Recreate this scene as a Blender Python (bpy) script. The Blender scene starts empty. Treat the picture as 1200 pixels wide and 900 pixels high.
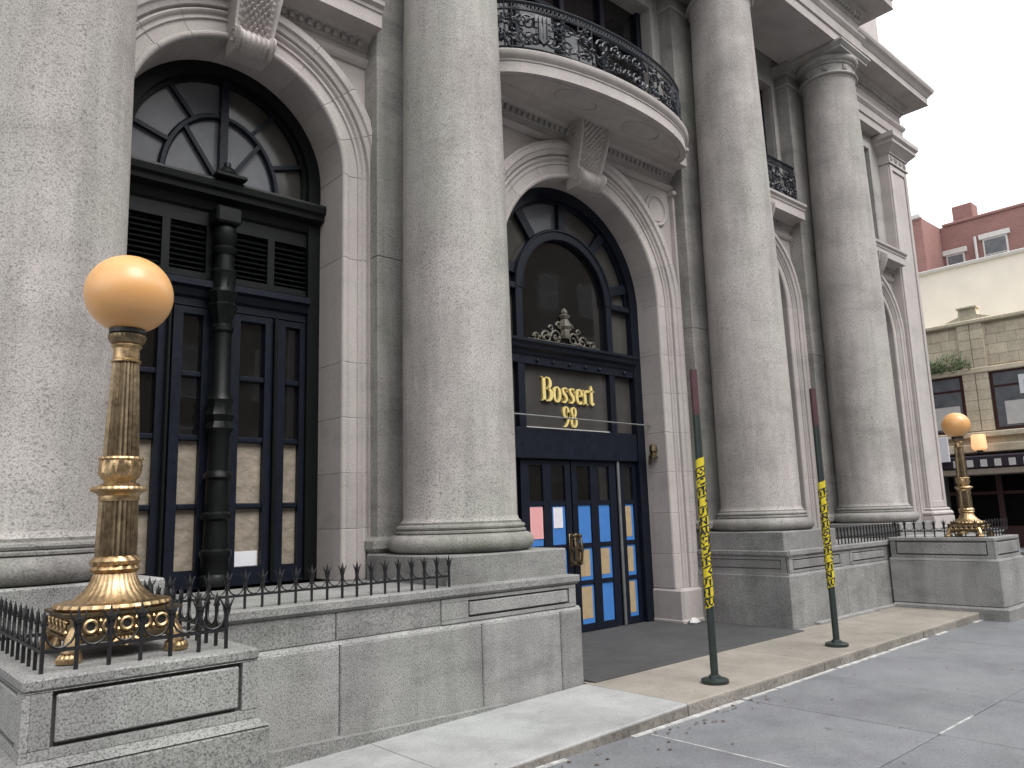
import bpy, math, random
from mathutils import Vector, Matrix
random.seed(7)
S = bpy.context.scene
COL = S.collection
PI = math.pi
R = math.radians

# ------------------------------------------------------------------ camera, sky, sun, exposure
def unit(v): return Vector(v).normalized()
F = 907.0                                   # focal length in photo pixels (photo 1200 wide)
vx = unit((1032, 120, F))                   # along the facade, in camera axes (right, down, forward)
vz = unit((-170, -5400, F)); vz = (vz - vx * vz.dot(vx)).normalized()
vy = vz.cross(vx)
rot = Matrix((vx, vy, vz))                  # world = rot @ cam
cam_d = bpy.data.cameras.new('camera'); cam = bpy.data.objects.new('camera', cam_d); COL.objects.link(cam)
cr, cu, cb = rot @ Vector((1, 0, 0)), rot @ Vector((0, -1, 0)), rot @ Vector((0, 0, -1))
M4 = Matrix((cr, cu, cb)).transposed().to_4x4(); M4.translation = (0, 0, 1.6)
cam.matrix_world = M4
cam_d.sensor_width = 36; cam_d.lens = F / 1200 * 36; cam_d.clip_start = .05; cam_d.clip_end = 2000
S.camera = cam

SUN_EL, SUN_AZ = R(56), R(176)              # azimuth measured from +Y towards +X
W = bpy.data.worlds.new('World'); S.world = W; W.use_nodes = True
nt = W.node_tree; nt.nodes.clear()
out = nt.nodes.new('ShaderNodeOutputWorld'); bg = nt.nodes.new('ShaderNodeBackground')
sky = nt.nodes.new('ShaderNodeTexSky'); sky.sky_type = 'NISHITA'; sky.sun_disc = False
sky.sun_elevation = SUN_EL; sky.sun_rotation = SUN_AZ; sky.dust_density = 6; sky.air_density = 1.2; sky.ozone_density = 1
hs = nt.nodes.new('ShaderNodeHueSaturation'); hs.inputs['Saturation'].default_value = .10; hs.inputs['Value'].default_value = 1.0
nt.links.new(sky.outputs[0], hs.inputs['Color']); cl = nt.nodes.new('ShaderNodeMix'); cl.data_type = 'RGBA'; cl.inputs[0].default_value = .78; cl.inputs[7].default_value = (7.0, 7.08, 7.25, 1)   # even cloud deck over the clear sky
nt.links.new(hs.outputs[0], cl.inputs[6]); nt.links.new(cl.outputs[2], bg.inputs[0]); nt.links.new(bg.outputs[0], out.inputs[0])
bg.inputs[1].default_value = .15
sun_d = bpy.data.lights.new('sun', 'SUN'); sun_d.energy = 1.1; sun_d.angle = R(35); sun_d.color = (1, .97, .93)
sun = bpy.data.objects.new('sun', sun_d); COL.objects.link(sun)
sd = Vector((math.sin(SUN_AZ) * math.cos(SUN_EL), math.cos(SUN_AZ) * math.cos(SUN_EL), math.sin(SUN_EL)))
sun.rotation_euler = sd.to_track_quat('Z', 'Y').to_euler()
sun.location = (5, -10, 30)
VS = S.view_settings
VS.view_transform = 'Standard'; VS.look = 'None'; VS.gamma = 1; VS.use_curve_mapping = False; VS.exposure = .95

# ------------------------------------------------------------------ materials
def newmat(name):
    m = bpy.data.materials.new(name); m.use_nodes = True
    b = m.node_tree.nodes['Principled BSDF']
    return m, m.node_tree, b
def N(nt, t, **kw):
    n = nt.nodes.new(t)
    for k, v in kw.items():
        if k.startswith('i_'): n.inputs[k[2:].replace('_', ' ')].default_value = v
        else: setattr(n, k, v)
    return n
def ramp(nt, src, stops):
    r = nt.nodes.new('ShaderNodeValToRGB')
    el = r.color_ramp.elements
    while len(el) < len(stops): el.new(.5)
    for e, (p, c) in zip(el, stops):
        e.position = p; e.color = (c, c, c, 1) if not isinstance(c, tuple) else (*c, 1)
    nt.links.new(src, r.inputs[0]); return r.outputs[0]
def mix(nt, fac, a, b, mode='MIX'):
    n = nt.nodes.new('ShaderNodeMix'); n.data_type = 'RGBA'; n.blend_type = mode
    for sock, v in ((n.inputs[0], fac), (n.inputs[6], a), (n.inputs[7], b)):
        if isinstance(v, bpy.types.NodeSocket): nt.links.new(v, sock)
        else: sock.default_value = v if not isinstance(v, tuple) else ((*v, 1) if len(v) == 3 else v)
    return n.outputs[2]
def pos(nt, scale=(1, 1, 1)):
    g = nt.nodes.new('ShaderNodeNewGeometry'); m = nt.nodes.new('ShaderNodeMapping'); m.inputs['Scale'].default_value = scale
    nt.links.new(g.outputs['Position'], m.inputs[0]); return m.outputs[0]
def noise(nt, vec, scale, detail=4, rough=.55):
    n = nt.nodes.new('ShaderNodeTexNoise'); n.inputs['Scale'].default_value = scale; n.inputs['Detail'].default_value = detail
    n.inputs['Roughness'].default_value = rough; nt.links.new(vec, n.inputs['Vector']); return n.outputs['Fac']
def bump(nt, b, h, strength=.3, dist=.01):
    n = nt.nodes.new('ShaderNodeBump'); n.inputs['Strength'].default_value = strength; n.inputs['Distance'].default_value = dist
    nt.links.new(h, n.inputs['Height']); nt.links.new(n.outputs[0], b.inputs['Normal'])
def granite(name, base, blotch, speck=.45, pit=.62, rough=.8, grain=90, bumpd=.004, stain=.35, vary=.10, patchy=.0, pitscale=28, tint=(.95, .975, .95), band_w=1.0):
    m, nt, b = newmat(name)
    p = pos(nt)
    c = mix(nt, ramp(nt, noise(nt, p, 1.3, 3, .6), [(.35, 0.), (.65, 1.)]), base, blotch)
    g2 = tuple(x * f for x, f in zip(base, tint))
    c = mix(nt, ramp(nt, noise(nt, pos(nt, (1, 1, .6)), .9, 2), [(.48, 0.), (.64, 1.)]), c, g2)
    gr = noise(nt, p, grain, 2, .7)
    c = mix(nt, 1, c, ramp(nt, gr, [(.3, 1 - speck), (.5, 1.), (.72, 1 + speck * .35)]), 'MULTIPLY')
    gr2 = noise(nt, p, grain * 2.7, 1, .6)
    c = mix(nt, .6, c, ramp(nt, gr2, [(.35, .75), (.6, 1.1)]), 'MULTIPLY')
    patch = noise(nt, p, 1.7, 2, .6)
    pt = noise(nt, pos(nt, (pitscale, pitscale, pitscale * 2.2)), 1.0, 3, .65)
    ad = N(nt, 'ShaderNodeMath', operation='MULTIPLY_ADD'); ad.inputs[1].default_value = patchy; nt.links.new(patch, ad.inputs[0]); nt.links.new(pt, ad.inputs[2])
    pf = ramp(nt, ad.outputs[0], [(pit + patchy * .5, 0.), (pit + patchy * .5 + .07, 1.)])
    c = mix(nt, mix(nt, 1, pf, (.85, .85, .85), 'MULTIPLY'), c, tuple(x * .38 for x in base))
    band = noise(nt, pos(nt, (1.1, 1.1, 2.6)), 1.0, 4, .7)
    c = mix(nt, stain * band_w, c, ramp(nt, band, [(.34, .55), (.5, 1.), (.75, 1.12)]), 'MULTIPLY')
    st = noise(nt, pos(nt, (3, 3, .35)), 1.0, 3, .65)
    c = mix(nt, stain, c, ramp(nt, st, [(.35, .62), (.6, 1.05)]), 'MULTIPLY')
    oi = nt.nodes.new('ShaderNodeObjectInfo')
    c = mix(nt, 1, c, ramp(nt, oi.outputs['Random'], [(0, 1 - vary), (1, 1 + vary)]), 'MULTIPLY')
    nt.links.new(c, b.inputs['Base Color']); b.inputs['Roughness'].default_value = rough; b.inputs['Specular IOR Level'].default_value = .3
    mx = mix(nt, .5, gr, pf, 'SUBTRACT'); bump(nt, b, mx, .5, bumpd)
    return m
def plain(name, col, rough=.6, var=.12, scale=6, metal=0, bumpd=.002, spec=.5, coat=0, vrand=0, bscale=None):
    m, nt, b = newmat(name); p = pos(nt)
    n = noise(nt, p, scale, 5, .6)
    c = mix(nt, 1, col, ramp(nt, n, [(.3, 1 - var), (.7, 1 + var)]), 'MULTIPLY')
    if vrand:
        oi = nt.nodes.new('ShaderNodeObjectInfo')
        c = mix(nt, 1, c, ramp(nt, oi.outputs['Random'], [(0, 1 - vrand), (1, 1 + vrand)]), 'MULTIPLY')
    nt.links.new(c, b.inputs['Base Color'])
    nt.links.new(ramp(nt, noise(nt, p, scale * 3, 3), [(.3, max(rough - .1, .02)), (.7, min(rough + .1, 1))]), b.inputs['Roughness'])
    b.inputs['Metallic'].default_value = metal; b.inputs['Specular IOR Level'].default_value = spec
    if coat: b.inputs['Coat Weight'].default_value = coat; b.inputs['Coat Roughness'].default_value = .15
    if bumpd: bump(nt, b, noise(nt, p, bscale or scale * 8, 3), .4, bumpd)
    return m
def glassmat(name, col, rough=.04, spec=.5, wob=.0015):
    m, nt, b = newmat(name); p = pos(nt)
    nt.links.new(mix(nt, 1, col, ramp(nt, noise(nt, p, 2.5, 4), [(.3, .8), (.7, 1.25)]), 'MULTIPLY'), b.inputs['Base Color'])
    nt.links.new(ramp(nt, noise(nt, p, 7, 4), [(.35, rough), (.7, rough + .06)]), b.inputs['Roughness'])
    b.inputs['Specular IOR Level'].default_value = spec; b.inputs['IOR'].default_value = 1.5
    bump(nt, b, noise(nt, p, 1.6, 2), .25, wob * 4)
    return m
def printed(name, paper, ink, lines=34, amount=.55, vert='Z'):
    m, nt, b = newmat(name)
    g = nt.nodes.new('ShaderNodeTexCoord'); sx = nt.nodes.new('ShaderNodeSeparateXYZ'); nt.links.new(g.outputs['Generated'], sx.inputs[0])
    fr = N(nt, 'ShaderNodeMath', operation='MULTIPLY'); fr.inputs[1].default_value = lines; nt.links.new(sx.outputs[2], fr.inputs[0])
    f2 = N(nt, 'ShaderNodeMath', operation='FRACT'); nt.links.new(fr.outputs[0], f2.inputs[0])
    on = ramp(nt, f2.outputs[0], [(.50, 0.), (.55, 1.)])
    cb = nt.nodes.new('ShaderNodeCombineXYZ'); fl = N(nt, 'ShaderNodeMath', operation='FLOOR'); nt.links.new(fr.outputs[0], fl.inputs[0])
    mu = N(nt, 'ShaderNodeMath', operation='MULTIPLY'); mu.inputs[1].default_value = 26; nt.links.new(sx.outputs[0], mu.inputs[0])
    nt.links.new(mu.outputs[0], cb.inputs[0]); nt.links.new(fl.outputs[0], cb.inputs[1])
    wn = noise(nt, cb.outputs[0], 1.0, 1)
    wd = ramp(nt, wn, [(.46, 0.), (.5, 1.)])
    mg = ramp(nt, sx.outputs[0], [(.1, 0.), (.12, 1.), (.88, 1.), (.9, 0.)])
    k = mix(nt, 1, mix(nt, 1, on, wd, 'MULTIPLY'), mg, 'MULTIPLY')
    k = mix(nt, 1, k, (amount, amount, amount), 'MULTIPLY')
    c = mix(nt, k, paper, ink)
    nt.links.new(c, b.inputs['Base Color']); b.inputs['Roughness'].default_value = .7
    return m
def brickmat(name, c1, c2, mortar, scale=1.0, bw=.22, bh=.075, axis='y'):
    m, nt, b = newmat(name)
    g = nt.nodes.new('ShaderNodeNewGeometry'); sx = nt.nodes.new('ShaderNodeSeparateXYZ'); nt.links.new(g.outputs['Position'], sx.inputs[0])
    ad = N(nt, 'ShaderNodeMath', operation='ADD'); nt.links.new(sx.outputs[0], ad.inputs[0]); nt.links.new(sx.outputs[1], ad.inputs[1])
    cb = nt.nodes.new('ShaderNodeCombineXYZ'); nt.links.new(ad.outputs[0], cb.inputs[0]); nt.links.new(sx.outputs[2], cb.inputs[1])
    br = nt.nodes.new('ShaderNodeTexBrick'); nt.links.new(cb.outputs[0], br.inputs['Vector'])
    br.inputs['Color1'].default_value = (*c1, 1); br.inputs['Color2'].default_value = (*c2, 1); br.inputs['Mortar'].default_value = (*mortar, 1)
    br.inputs['Scale'].default_value = scale; br.inputs['Brick Width'].default_value = bw; br.inputs['Row Height'].default_value = bh; br.inputs['Mortar Size'].default_value = .008
    c = mix(nt, .6, br.outputs['Color'], ramp(nt, noise(nt, pos(nt), .5, 5), [(.3, .7), (.7, 1.15)]), 'MULTIPLY')
    nt.links.new(c, b.inputs['Base Color']); b.inputs['Roughness'].default_value = .85
    return m

MT = {}
MT['granite'] = granite('granite_grey', (.33, .326, .318), (.26, .257, .252), speck=.72, pit=.62, vary=.14, patchy=.25, pitscale=46, stain=.55, grain=105, bumpd=.003)
MT['gcol'] = granite('granite_column', (.49, .452, .435), (.385, .36, .34), speck=.5, pit=.60, grain=85, stain=.55, bumpd=.004, vary=.03, patchy=.22, pitscale=32, tint=(.84, .90, .85), band_w=.6)
MT['gpil'] = granite('granite_pilaster', (.37, .352, .335), (.275, .265, .25), speck=.40, pit=.64, grain=70, stain=.6, vary=.05, patchy=.4, tint=(.80, .85, .78))
MT['lime'] = granite('limestone', (.505, .458, .442), (.46, .422, .408), speck=.07, pit=.80, grain=40, stain=.25, bumpd=.001, vary=.05)
MT['limegrey'] = granite('limestone_weathered', (.42, .40, .38), (.36, .345, .33), speck=.08, pit=.78, grain=40, stain=.45, bumpd=.0015, vary=.04)
MT['navy'] = plain('navy_paint', (.0065, .009, .018), .42, .25, 9, spec=.28, bumpd=.0015)
MT['black'] = plain('black_green_paint', (.0045, .006, .006), .45, .25, 9, spec=.25, bumpd=.002)
MT['iron'] = plain('black_iron', (.010, .010, .012), .45, .3, 30, spec=.5, bumpd=.001)
MT['balc'] = plain('blue_black_iron', (.016, .019, .028), .42, .35, 25, spec=.5, bumpd=.001)
MT['glass'] = glassmat('window_glass', (.008, .008, .008), .02, .8)
MT['fanglass'] = glassmat('grey_fan_glass', (.135, .14, .152), .22, .4)  # plain grey pane tone, rougher than the window glass
MT['ringglass'] = glassmat('brown_grey_glass', (.06, .058, .052), .12, .5)  # brownish grey pane tone, darker than the fan glass
MT['signglass'] = glassmat('smoky_sign_glass', (.055, .052, .05), .10, .4)
MT['paper'] = plain('brown_masking_paper', (.28, .24, .19), .75, .22, 7, bumpd=.05, bscale=11)
MT['kraft'] = plain('kraft_paper', (.40, .30, .18), .7, .12, 12, bumpd=.006, bscale=18)
MT['blue'] = plain('blue_tape', (.05, .19, .52), .55, .08, 10, bumpd=.003, bscale=25)
MT['white'] = plain('white_paper', (.75, .76, .80), .6, .04, 6, bumpd=0)
MT['pink'] = printed('pink_notice', (.80, .42, .42), (.45, .10, .12), 30)
MT['notice'] = printed('white_notice', (.82, .80, .84), (.15, .14, .25), 18)
MT['brass'] = plain('polished_brass', (.46, .33, .185), .37, .4, 24, metal=1, bumpd=.002)
MT['brassdark'] = plain('aged_brass', (.235, .18, .115), .38, .35, 20, metal=1, bumpd=.002)
MT['gold'] = plain('gilt', (.85, .68, .27), .45, .08, 20, metal=.15, bumpd=0)
MT['amber'] = None
MT['poleg'] = plain('dark_green_pole', (.022, .032, .030), .4, .2, 20, bumpd=.001)
MT['polem'] = plain('maroon_pole', (.075, .030, .038), .5, .2, 20, bumpd=.001)
MT['yellow'] = plain('caution_yellow', (.62, .50, .03), .42, .12, 18, bumpd=.006, bscale=40)
MT['ink'] = plain('black_ink', (.012, .012, .012), .5, .1, 10, bumpd=0)
MT['tan'] = granite('terracotta_tan', (.70, .62, .48), (.64, .56, .425), speck=.12, pit=.75, grain=12, stain=.3, bumpd=.001, vary=.10)
MT['cream'] = plain('cream_stucco', (.86, .82, .745), .85, .05, 1.2, bumpd=.003)
MT['brick'] = brickmat('red_brick', (.27, .125, .11), (.22, .10, .09), (.28, .20, .18))
MT['brownbrick'] = brickmat('brown_brick', (.11, .085, .065), (.085, .065, .05), (.12, .10, .085))
MT['pale'] = plain('pale_trim', (.55, .54, .52), .7, .08, 5)
MT['maroon'] = plain('mahogany_frame', (.06, .022, .022), .45, .2, 8)
MT['awn'] = plain('dark_purple_canvas', (.022, .014, .024), .8, .2, 10)
MT['beige'] = plain('beige_board', (.30, .25, .20), .7, .12, 8)
MT['dark'] = plain('dark_interior', (.010, .010, .011), .8, .2, 6)
MT['steel'] = plain('grey_steel', (.20, .21, .21), .45, .15, 10, metal=.4)
MT['side'] = granite('bluestone_flag', (.200, .205, .219), (.172, .177, .190), speck=.22, pit=.69, grain=45, stain=.32, bumpd=.002, vary=.09, rough=.62, patchy=.3, pitscale=9)
MT['white_slab'] = granite('pale_concrete', (.385, .388, .388), (.33, .332, .332), speck=.18, pit=.70, grain=70, stain=.32, bumpd=.002, vary=.03, patchy=.3, pitscale=14)
MT['tan_slab'] = granite('tan_stone_slab', (.31, .28, .243), (.275, .25, .217), speck=.24, pit=.68, grain=70, stain=.35, bumpd=.002, vary=.07, patchy=.3, pitscale=14)
MT['kerbface'] = granite('darker_slab_edge', (.27, .25, .225), (.17, .155, .14), speck=.4, pit=.64, grain=30, stain=.3)  # mottled brown, darker than the slabs it edges
MT['mat'] = plain('charcoal_mat', (.058, .058, .060), .9, .16, 3, bumpd=.006, bscale=220)
MT['asphalt'] = plain('asphalt', (.06, .06, .062), .85, .2, 5, bumpd=.006, bscale=60)
MT['mortar'] = plain('mortar', (.10, .095, .09), .9, .2, 20)
MT['caulk'] = plain('pale_sealant', (.42, .42, .41), .7, .45, 9)
MT['leaf'] = plain('leaf_green', (.085, .15, .05), .6, .35, 9, bumpd=0)
MT['litter'] = plain('dry_leaf_litter', (.10, .065, .04), .8, .4, 40, bumpd=0)
def amber():
    m, nt, b = newmat('amber_globe_glass'); p = pos(nt)
    c = mix(nt, ramp(nt, noise(nt, pos(nt, (1.2, 1.2, 5)), 1.6, 4), [(.3, 0.), (.7, 1.)]), (.75, .43, .18), (.67, .36, .135))
    nt.links.new(c, b.inputs['Base Color']); b.inputs['Roughness'].default_value = .33
    b.inputs['Subsurface Weight'].default_value = .5; b.inputs['Subsurface Radius'].default_value = (.12, .06, .02); b.inputs['Subsurface Scale'].default_value = .6
    b.inputs['Coat Weight'].default_value = .2; b.inputs['Coat Roughness'].default_value = .2
    return m
MT['amber'] = amber()
m, nt_, b_ = newmat('lit_lantern'); b_.inputs['Emission Color'].default_value = (1, .5, .22, 1); b_.inputs['Emission Strength'].default_value = .45; b_.inputs['Base Color'].default_value = (.8, .5, .3, 1); MT['lit'] = m

# ------------------------------------------------------------------ mesh helpers
class MB:
    def __init__(s): s.v = []; s.f = []; s.sm = []
    def add(s, vs, fs, smooth=False):
        o = len(s.v); s.v += [tuple(v) for v in vs]; s.f += [tuple(i + o for i in f) for f in fs]; s.sm += [smooth] * len(fs); return s
    def box(s, x0, x1, y0, y1, z0, z1):
        vs = [(x, y, z) for x in (x0, x1) for y in (y0, y1) for z in (z0, z1)]
        return s.add(vs, [(0, 1, 3, 2), (4, 6, 7, 5), (0, 4, 5, 1), (2, 3, 7, 6), (0, 2, 6, 4), (1, 5, 7, 3)])
    def cbox(s, x0, x1, y0, y1, z0, z1, c=.006):
        """box with chamfered edges"""
        import itertools
        lo = (x0, y0, z0); hi = (x1, y1, z1); idx = {}; vs = []
        for sg in itertools.product((0, 1), repeat=3):
            for ax in range(3):
                p = []
                for k in range(3):
                    e = hi[k] if sg[k] else lo[k]
                    if k != ax: e += -c if sg[k] else c
                    p.append(e)
                idx[sg, ax] = len(vs); vs.append(p)
        fs = []
        def quad(l):
            fs.append(tuple(l))
        for ax in range(3):
            o = [k for k in range(3) if k != ax]
            for e in (0, 1):
                cyc = [(0, 0), (1, 0), (1, 1), (0, 1)]
                q = []
                for a, b in cyc:
                    g = [0, 0, 0]; g[ax] = e; g[o[0]] = a; g[o[1]] = b; q.append(idx[tuple(g), ax])
                flip = (e == 0) ^ (ax == 1)
                quad(q[::-1] if flip else q)
        for ax in range(3):                       # edges parallel to ax
            o = [k for k in range(3) if k != ax]
            for a in (0, 1):
                for b in (0, 1):
                    g0 = [0, 0, 0]; g1 = [0, 0, 0]
                    g0[o[0]] = g1[o[0]] = a; g0[o[1]] = g1[o[1]] = b; g1[ax] = 1
                    q = [idx[tuple(g0), o[0]], idx[tuple(g1), o[0]], idx[tuple(g1), o[1]], idx[tuple(g0), o[1]]]
                    flip = (a == b) ^ (ax == 1)
                    quad(q[::-1] if not flip else q)
        for sg in itertools.product((0, 1), repeat=3):
            t = [idx[sg, 0], idx[sg, 1], idx[sg, 2]]
            quad(t if sum(sg) % 2 else t[::-1])
        return s.add(vs, fs)
    def prism(s, poly, a0, a1, axis='y'):
        """poly of (u,w): axis y -> (x,z); axis x -> (y,z); axis z -> (x,y)"""
        def P(u, w, a): return {'y': (u, a, w), 'x': (a, u, w), 'z': (u, w, a)}[axis]
        n = len(poly); vs = [P(u, w, a0) for u, w in poly] + [P(u, w, a1) for u, w in poly]
        fs = [tuple(range(n)), tuple(range(2 * n - 1, n - 1, -1))] + [(i, i + n, (i + 1) % n + n, (i + 1) % n) for i in range(n)]
        return s.add(vs, fs)
    def lathe(s, prof, cx=0, cy=0, n=48, mod=None, smooth=True, cap=True):
        vs = []; fs = []
        for i, (r, z) in enumerate(prof):
            for k in range(n):
                t = 2 * PI * k / n; rr = r * (mod(t, i) if mod else 1)
                vs.append((cx + rr * math.cos(t), cy + rr * math.sin(t), z))
        for i in range(len(prof) - 1):
            for k in range(n):
                a, b = i * n + k, i * n + (k + 1) % n
                fs.append((a, b, b + n, a + n))
        s.add(vs, fs, smooth)
        if cap:
            o = len(s.v) - len(vs)
            s.f.append(tuple(o + k for k in range(n))[::-1]); s.sm.append(False)
            o2 = o + (len(prof) - 1) * n; s.f.append(tuple(o2 + k for k in range(n))); s.sm.append(False)
        return s
    def tube(s, pts, r, n=6, closed=False, smooth=True):
        pts = [Vector(p) for p in pts]; m = len(pts); vs = []; fs = []
        up0 = None
        for i, p in enumerate(pts):
            a = pts[i - 1] if (i or closed) else p; b = pts[(i + 1) % m] if (i < m - 1 or closed) else p
            d = (b - a).normalized()
            ref = up0 if up0 is not None else (Vector((0, 0, 1)) if abs(d.z) < .9 else Vector((0, 1, 0)))
            u = (ref - d * ref.dot(d))
            u = u.normalized() if u.length > 1e-6 else Vector((1, 0, 0)); up0 = u; w = d.cross(u)
            rr = r[i] if isinstance(r, (list, tuple)) else r
            for k in range(n):
                t = 2 * PI * k / n + PI / n; vs.append(p + u * (rr * math.cos(t)) + w * (rr * math.sin(t)))
        for i in range(m if closed else m - 1):
            for k in range(n):
                a, b = i * n + k, i * n + (k + 1) % n; j = ((i + 1) % m) * n
                fs.append((a, b, j + (k + 1) % n, j + k))
        s.add(vs, fs, smooth)
        if not closed:
            o = len(s.v) - len(vs); s.f.append(tuple(o + k for k in range(n))[::-1]); s.sm.append(False)
            s.f.append(tuple(o + (m - 1) * n + k for k in range(n))); s.sm.append(False)
        return s
    def mesh(s, name, mat):
        me = bpy.data.meshes.new(name); me.from_pydata(s.v, [], s.f)
        me.polygons.foreach_set('use_smooth', s.sm); me.materials.append(mat if not isinstance(mat, str) else MT[mat]); me.update()
        import bmesh
        bm = bmesh.new(); bm.from_mesh(me); bmesh.ops.recalc_face_normals(bm, faces=bm.faces); bm.to_mesh(me); bm.free()
        if any(s.sm): me.set_sharp_from_angle(angle=R(38))
        return me
    def build(s, name, mat, parent=None, loc=None):
        return link(name, s.mesh(name, mat), parent, loc)
def link(name, me, parent=None, loc=None, rz=0):
    o = bpy.data.objects.new(name, me); COL.objects.link(o)
    if parent: o.parent = parent
    if loc: o.location = loc
    if rz: o.rotation_euler.z = rz
    return o
def empty(name, parent=None, loc=(0, 0, 0)):
    return link(name, None, parent, loc)
def tag(o, label, cat=None, group=None, kind=None):
    if label: o['label'] = label
    if cat: o['category'] = cat
    if group: o['group'] = group
    if kind: o['kind'] = kind
    return o
def structure(o): o['kind'] = 'structure'; return o
def box(name, mat, parent, *a, c=0):
    mb = MB()
    (mb.cbox(*a, c=c) if c else mb.box(*a))
    return mb.build(name, mat, parent)

# ------------------------------------------------------------------ key dimensions (metres; x along facade, y into building)
YW, YF, YPIL, YCOL = 5.02, 6.60, 6.36, 5.87
C_X = [.98, 4.55, 9.82, 13.35]
ARCH = {1: (2.65, 1.01, 5.02), 2: (7.20, 1.46, 4.45), 3: (11.34, 1.01, 5.02), 4: (15.72, 1.01, 5.02)}
LEDGE = 1.04
XEND = 18.05

# ------------------------------------------------------------------ ground
g = MB(); g.box(-300, 300, -300, 300, -.6, -.16); structure(g.build('road', 'asphalt'))
# sidewalk bed and flags
bed = structure(box('sidewalk', 'mortar', None, -12, 18.9, -4.2, 3.97, -.16, -.018))
flag_me = {}
xs = [4.645 + 1.325 * k for k in range(-11, 11)]; ys = [3.80, 2.335, .89, -.55, -2.0, -3.4]
for i in range(len(xs) - 1):
    for j in range(len(ys) - 1):
        x0, x1, y1, y0 = xs[i], xs[i + 1], ys[j], ys[j + 1]
        if j == 0: y1 = 3.94
        key = (round(x1 - x0, 3), round(y1 - y0, 3))
        if key not in flag_me:
            w, h = key; flag_me[key] = MB().cbox(.004, w - .004, .004, h - .004, -.06, 0, c=.004).mesh('flagstone', 'side')
        o = link('flagstone', flag_me[key], bed, (x0, y0, random.uniform(-.002, .002)))
kerb = box('kerb', 'granite', bed, -12, 18.9, -4.36, -4.21, -.3, .0, c=.02)
# right-hand part of the sidewalk beyond the hotel corner
structure(box('side_pavement', 'side', None, 18.91, 20.6, -4.2, 60, -.3, -.012, c=.01))
structure(box('far_pavement', 'side', None, 27.5, 29.9, -4.2, 60, -.3, -.01, c=.01))
structure(box('opposite_pavement', 'side', None, -40, 90, -17.9, -13.5, -.3, -.01, c=.01))

# landing slabs in front of the entrance
ld = structure(empty('entrance_landing'))
def slab(name, mat, x0, x1, yf0, yf1, yb, z0, z1):
    """slab whose top runs from z0 at x0 to z1 at x1; front edge from yf0 to yf1"""
    mb = MB(); c = .012
    vs = []
    for x, yf, z in ((x0, yf0, z0), (x1, yf1, z1)):
        vs += [(x, yf, -.15), (x, yf, z - c), (x, yf + c, z), (x, yb, z), (x, yb, -.15)]
    mb.add(vs, [(0, 1, 6, 5), (1, 2, 7, 6), (2, 3, 8, 7), (3, 4, 9, 8), (0, 5, 9, 4), (0, 4, 3, 2, 1), (5, 6, 7, 8, 9)])
    return mb.build(name, mat, ld)
slab('landing_slab', 'white_slab', 1.72, 3.02, 3.86, 3.875, 4.98, .030, .055)
slab('landing_slab', 'white_slab', 3.026, 5.22, 3.875, 3.90, 4.98, .055, .098)
slab('landing_slab', 'tan_slab', 5.226, 7.46, 3.90, 3.92, 4.98, .098, .1)
slab('landing_slab', 'tan_slab', 7.466, 9.9, 3.92, 3.93, 5.08, .1, .1)
slab('landing_slab', 'tan_slab', 9.906, 11.9, 3.93, 3.94, 5.08, .1, .1)
# riser faces darker than the slab tops, set a hair proud
for a, b_, za, zb, ya, yb in ((3.03, 5.21, .05, .09, 3.866, 3.892), (5.23, 7.455, .09, .088, 3.892, 3.912), (7.47, 8.62, .088, .088, 3.912, 3.917), (8.63, 9.89, .088, .088, 3.917, 3.922), (9.91, 11.89, .088, .088, 3.922, 3.932)):
    mb = MB(); mb.add([(a, ya, -.02), (b_, yb, -.02), (b_, yb, zb - .012), (a, ya, za - .012), (a, ya + .02, -.02), (b_, yb + .02, -.02), (b_, yb + .02, zb - .012), (a, ya + .02, za - .012)],
                      [(0, 1, 2, 3), (7, 6, 5, 4), (3, 2, 6, 7), (0, 4, 5, 1), (0, 3, 7, 4), (1, 5, 6, 2)])
    mb.build('riser_stone', 'kerbface', ld)
mb = MB(); x = 3.4
while x < 11.8:
    w = random.uniform(.25, .9)
    if random.random() < .85:
        y = 3.852 + (x - 3.4) * .0085
        mb.box(x, x + w, y - random.uniform(.022, .034), y + .02, -.01, .006)
    x += w + random.uniform(0, .06)
mb.build('sealant_strip', 'caulk', ld)
# pale joint fill on some of the flags
mb = MB()
mb.box(4.640, 4.652, 2.72, 3.80, -.012, .0035); mb.box(5.98, 6.62, 2.327, 2.343, -.012, .0035); mb.box(8.63, 9.4, 2.327, 2.343, -.012, .0035)
mb.build('joint_fill', 'caulk', bed)
tag(box('entrance_mat', 'mat', None, 5.30, 9.02, 4.94, 6.96, .095, .112, c=.006), 'dark charcoal mat covering the floor of the entrance recess', 'mat')
structure(box('recess_floor', 'tan_slab', None, 5.26, 9.05, 4.99, 7.2, -.1, .094))
# loose grit and leaves on the sidewalk
mb = MB()
for k in range(120):
    near = random.random() < .45
    x = random.uniform(3.6, 6.2) if near else random.uniform(3, 13)
    y = 3.83 - abs(random.gauss(0, .12)) if near else random.uniform(1.0, 3.8)
    s = random.uniform(.006, .02); a = random.uniform(0, PI); z = .006
    pts = [(x + s * math.cos(a + t) * (1 if q % 2 else .55), y + s * math.sin(a + t), z + random.uniform(0, .006)) for q, t in enumerate((0, 1.4, 3.1, 4.6))]
    mb.add(pts, [(0, 1, 2, 3)])
tag(mb.build('leaf_litter', 'litter'), 'specks of dry leaf and grit on the grey sidewalk', 'litter', kind='stuff')

# ------------------------------------------------------------------ the hotel
H = tag(empty('hotel_building'), 'grey granite and limestone hotel front with four giant columns and arched bays', 'building')

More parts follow.
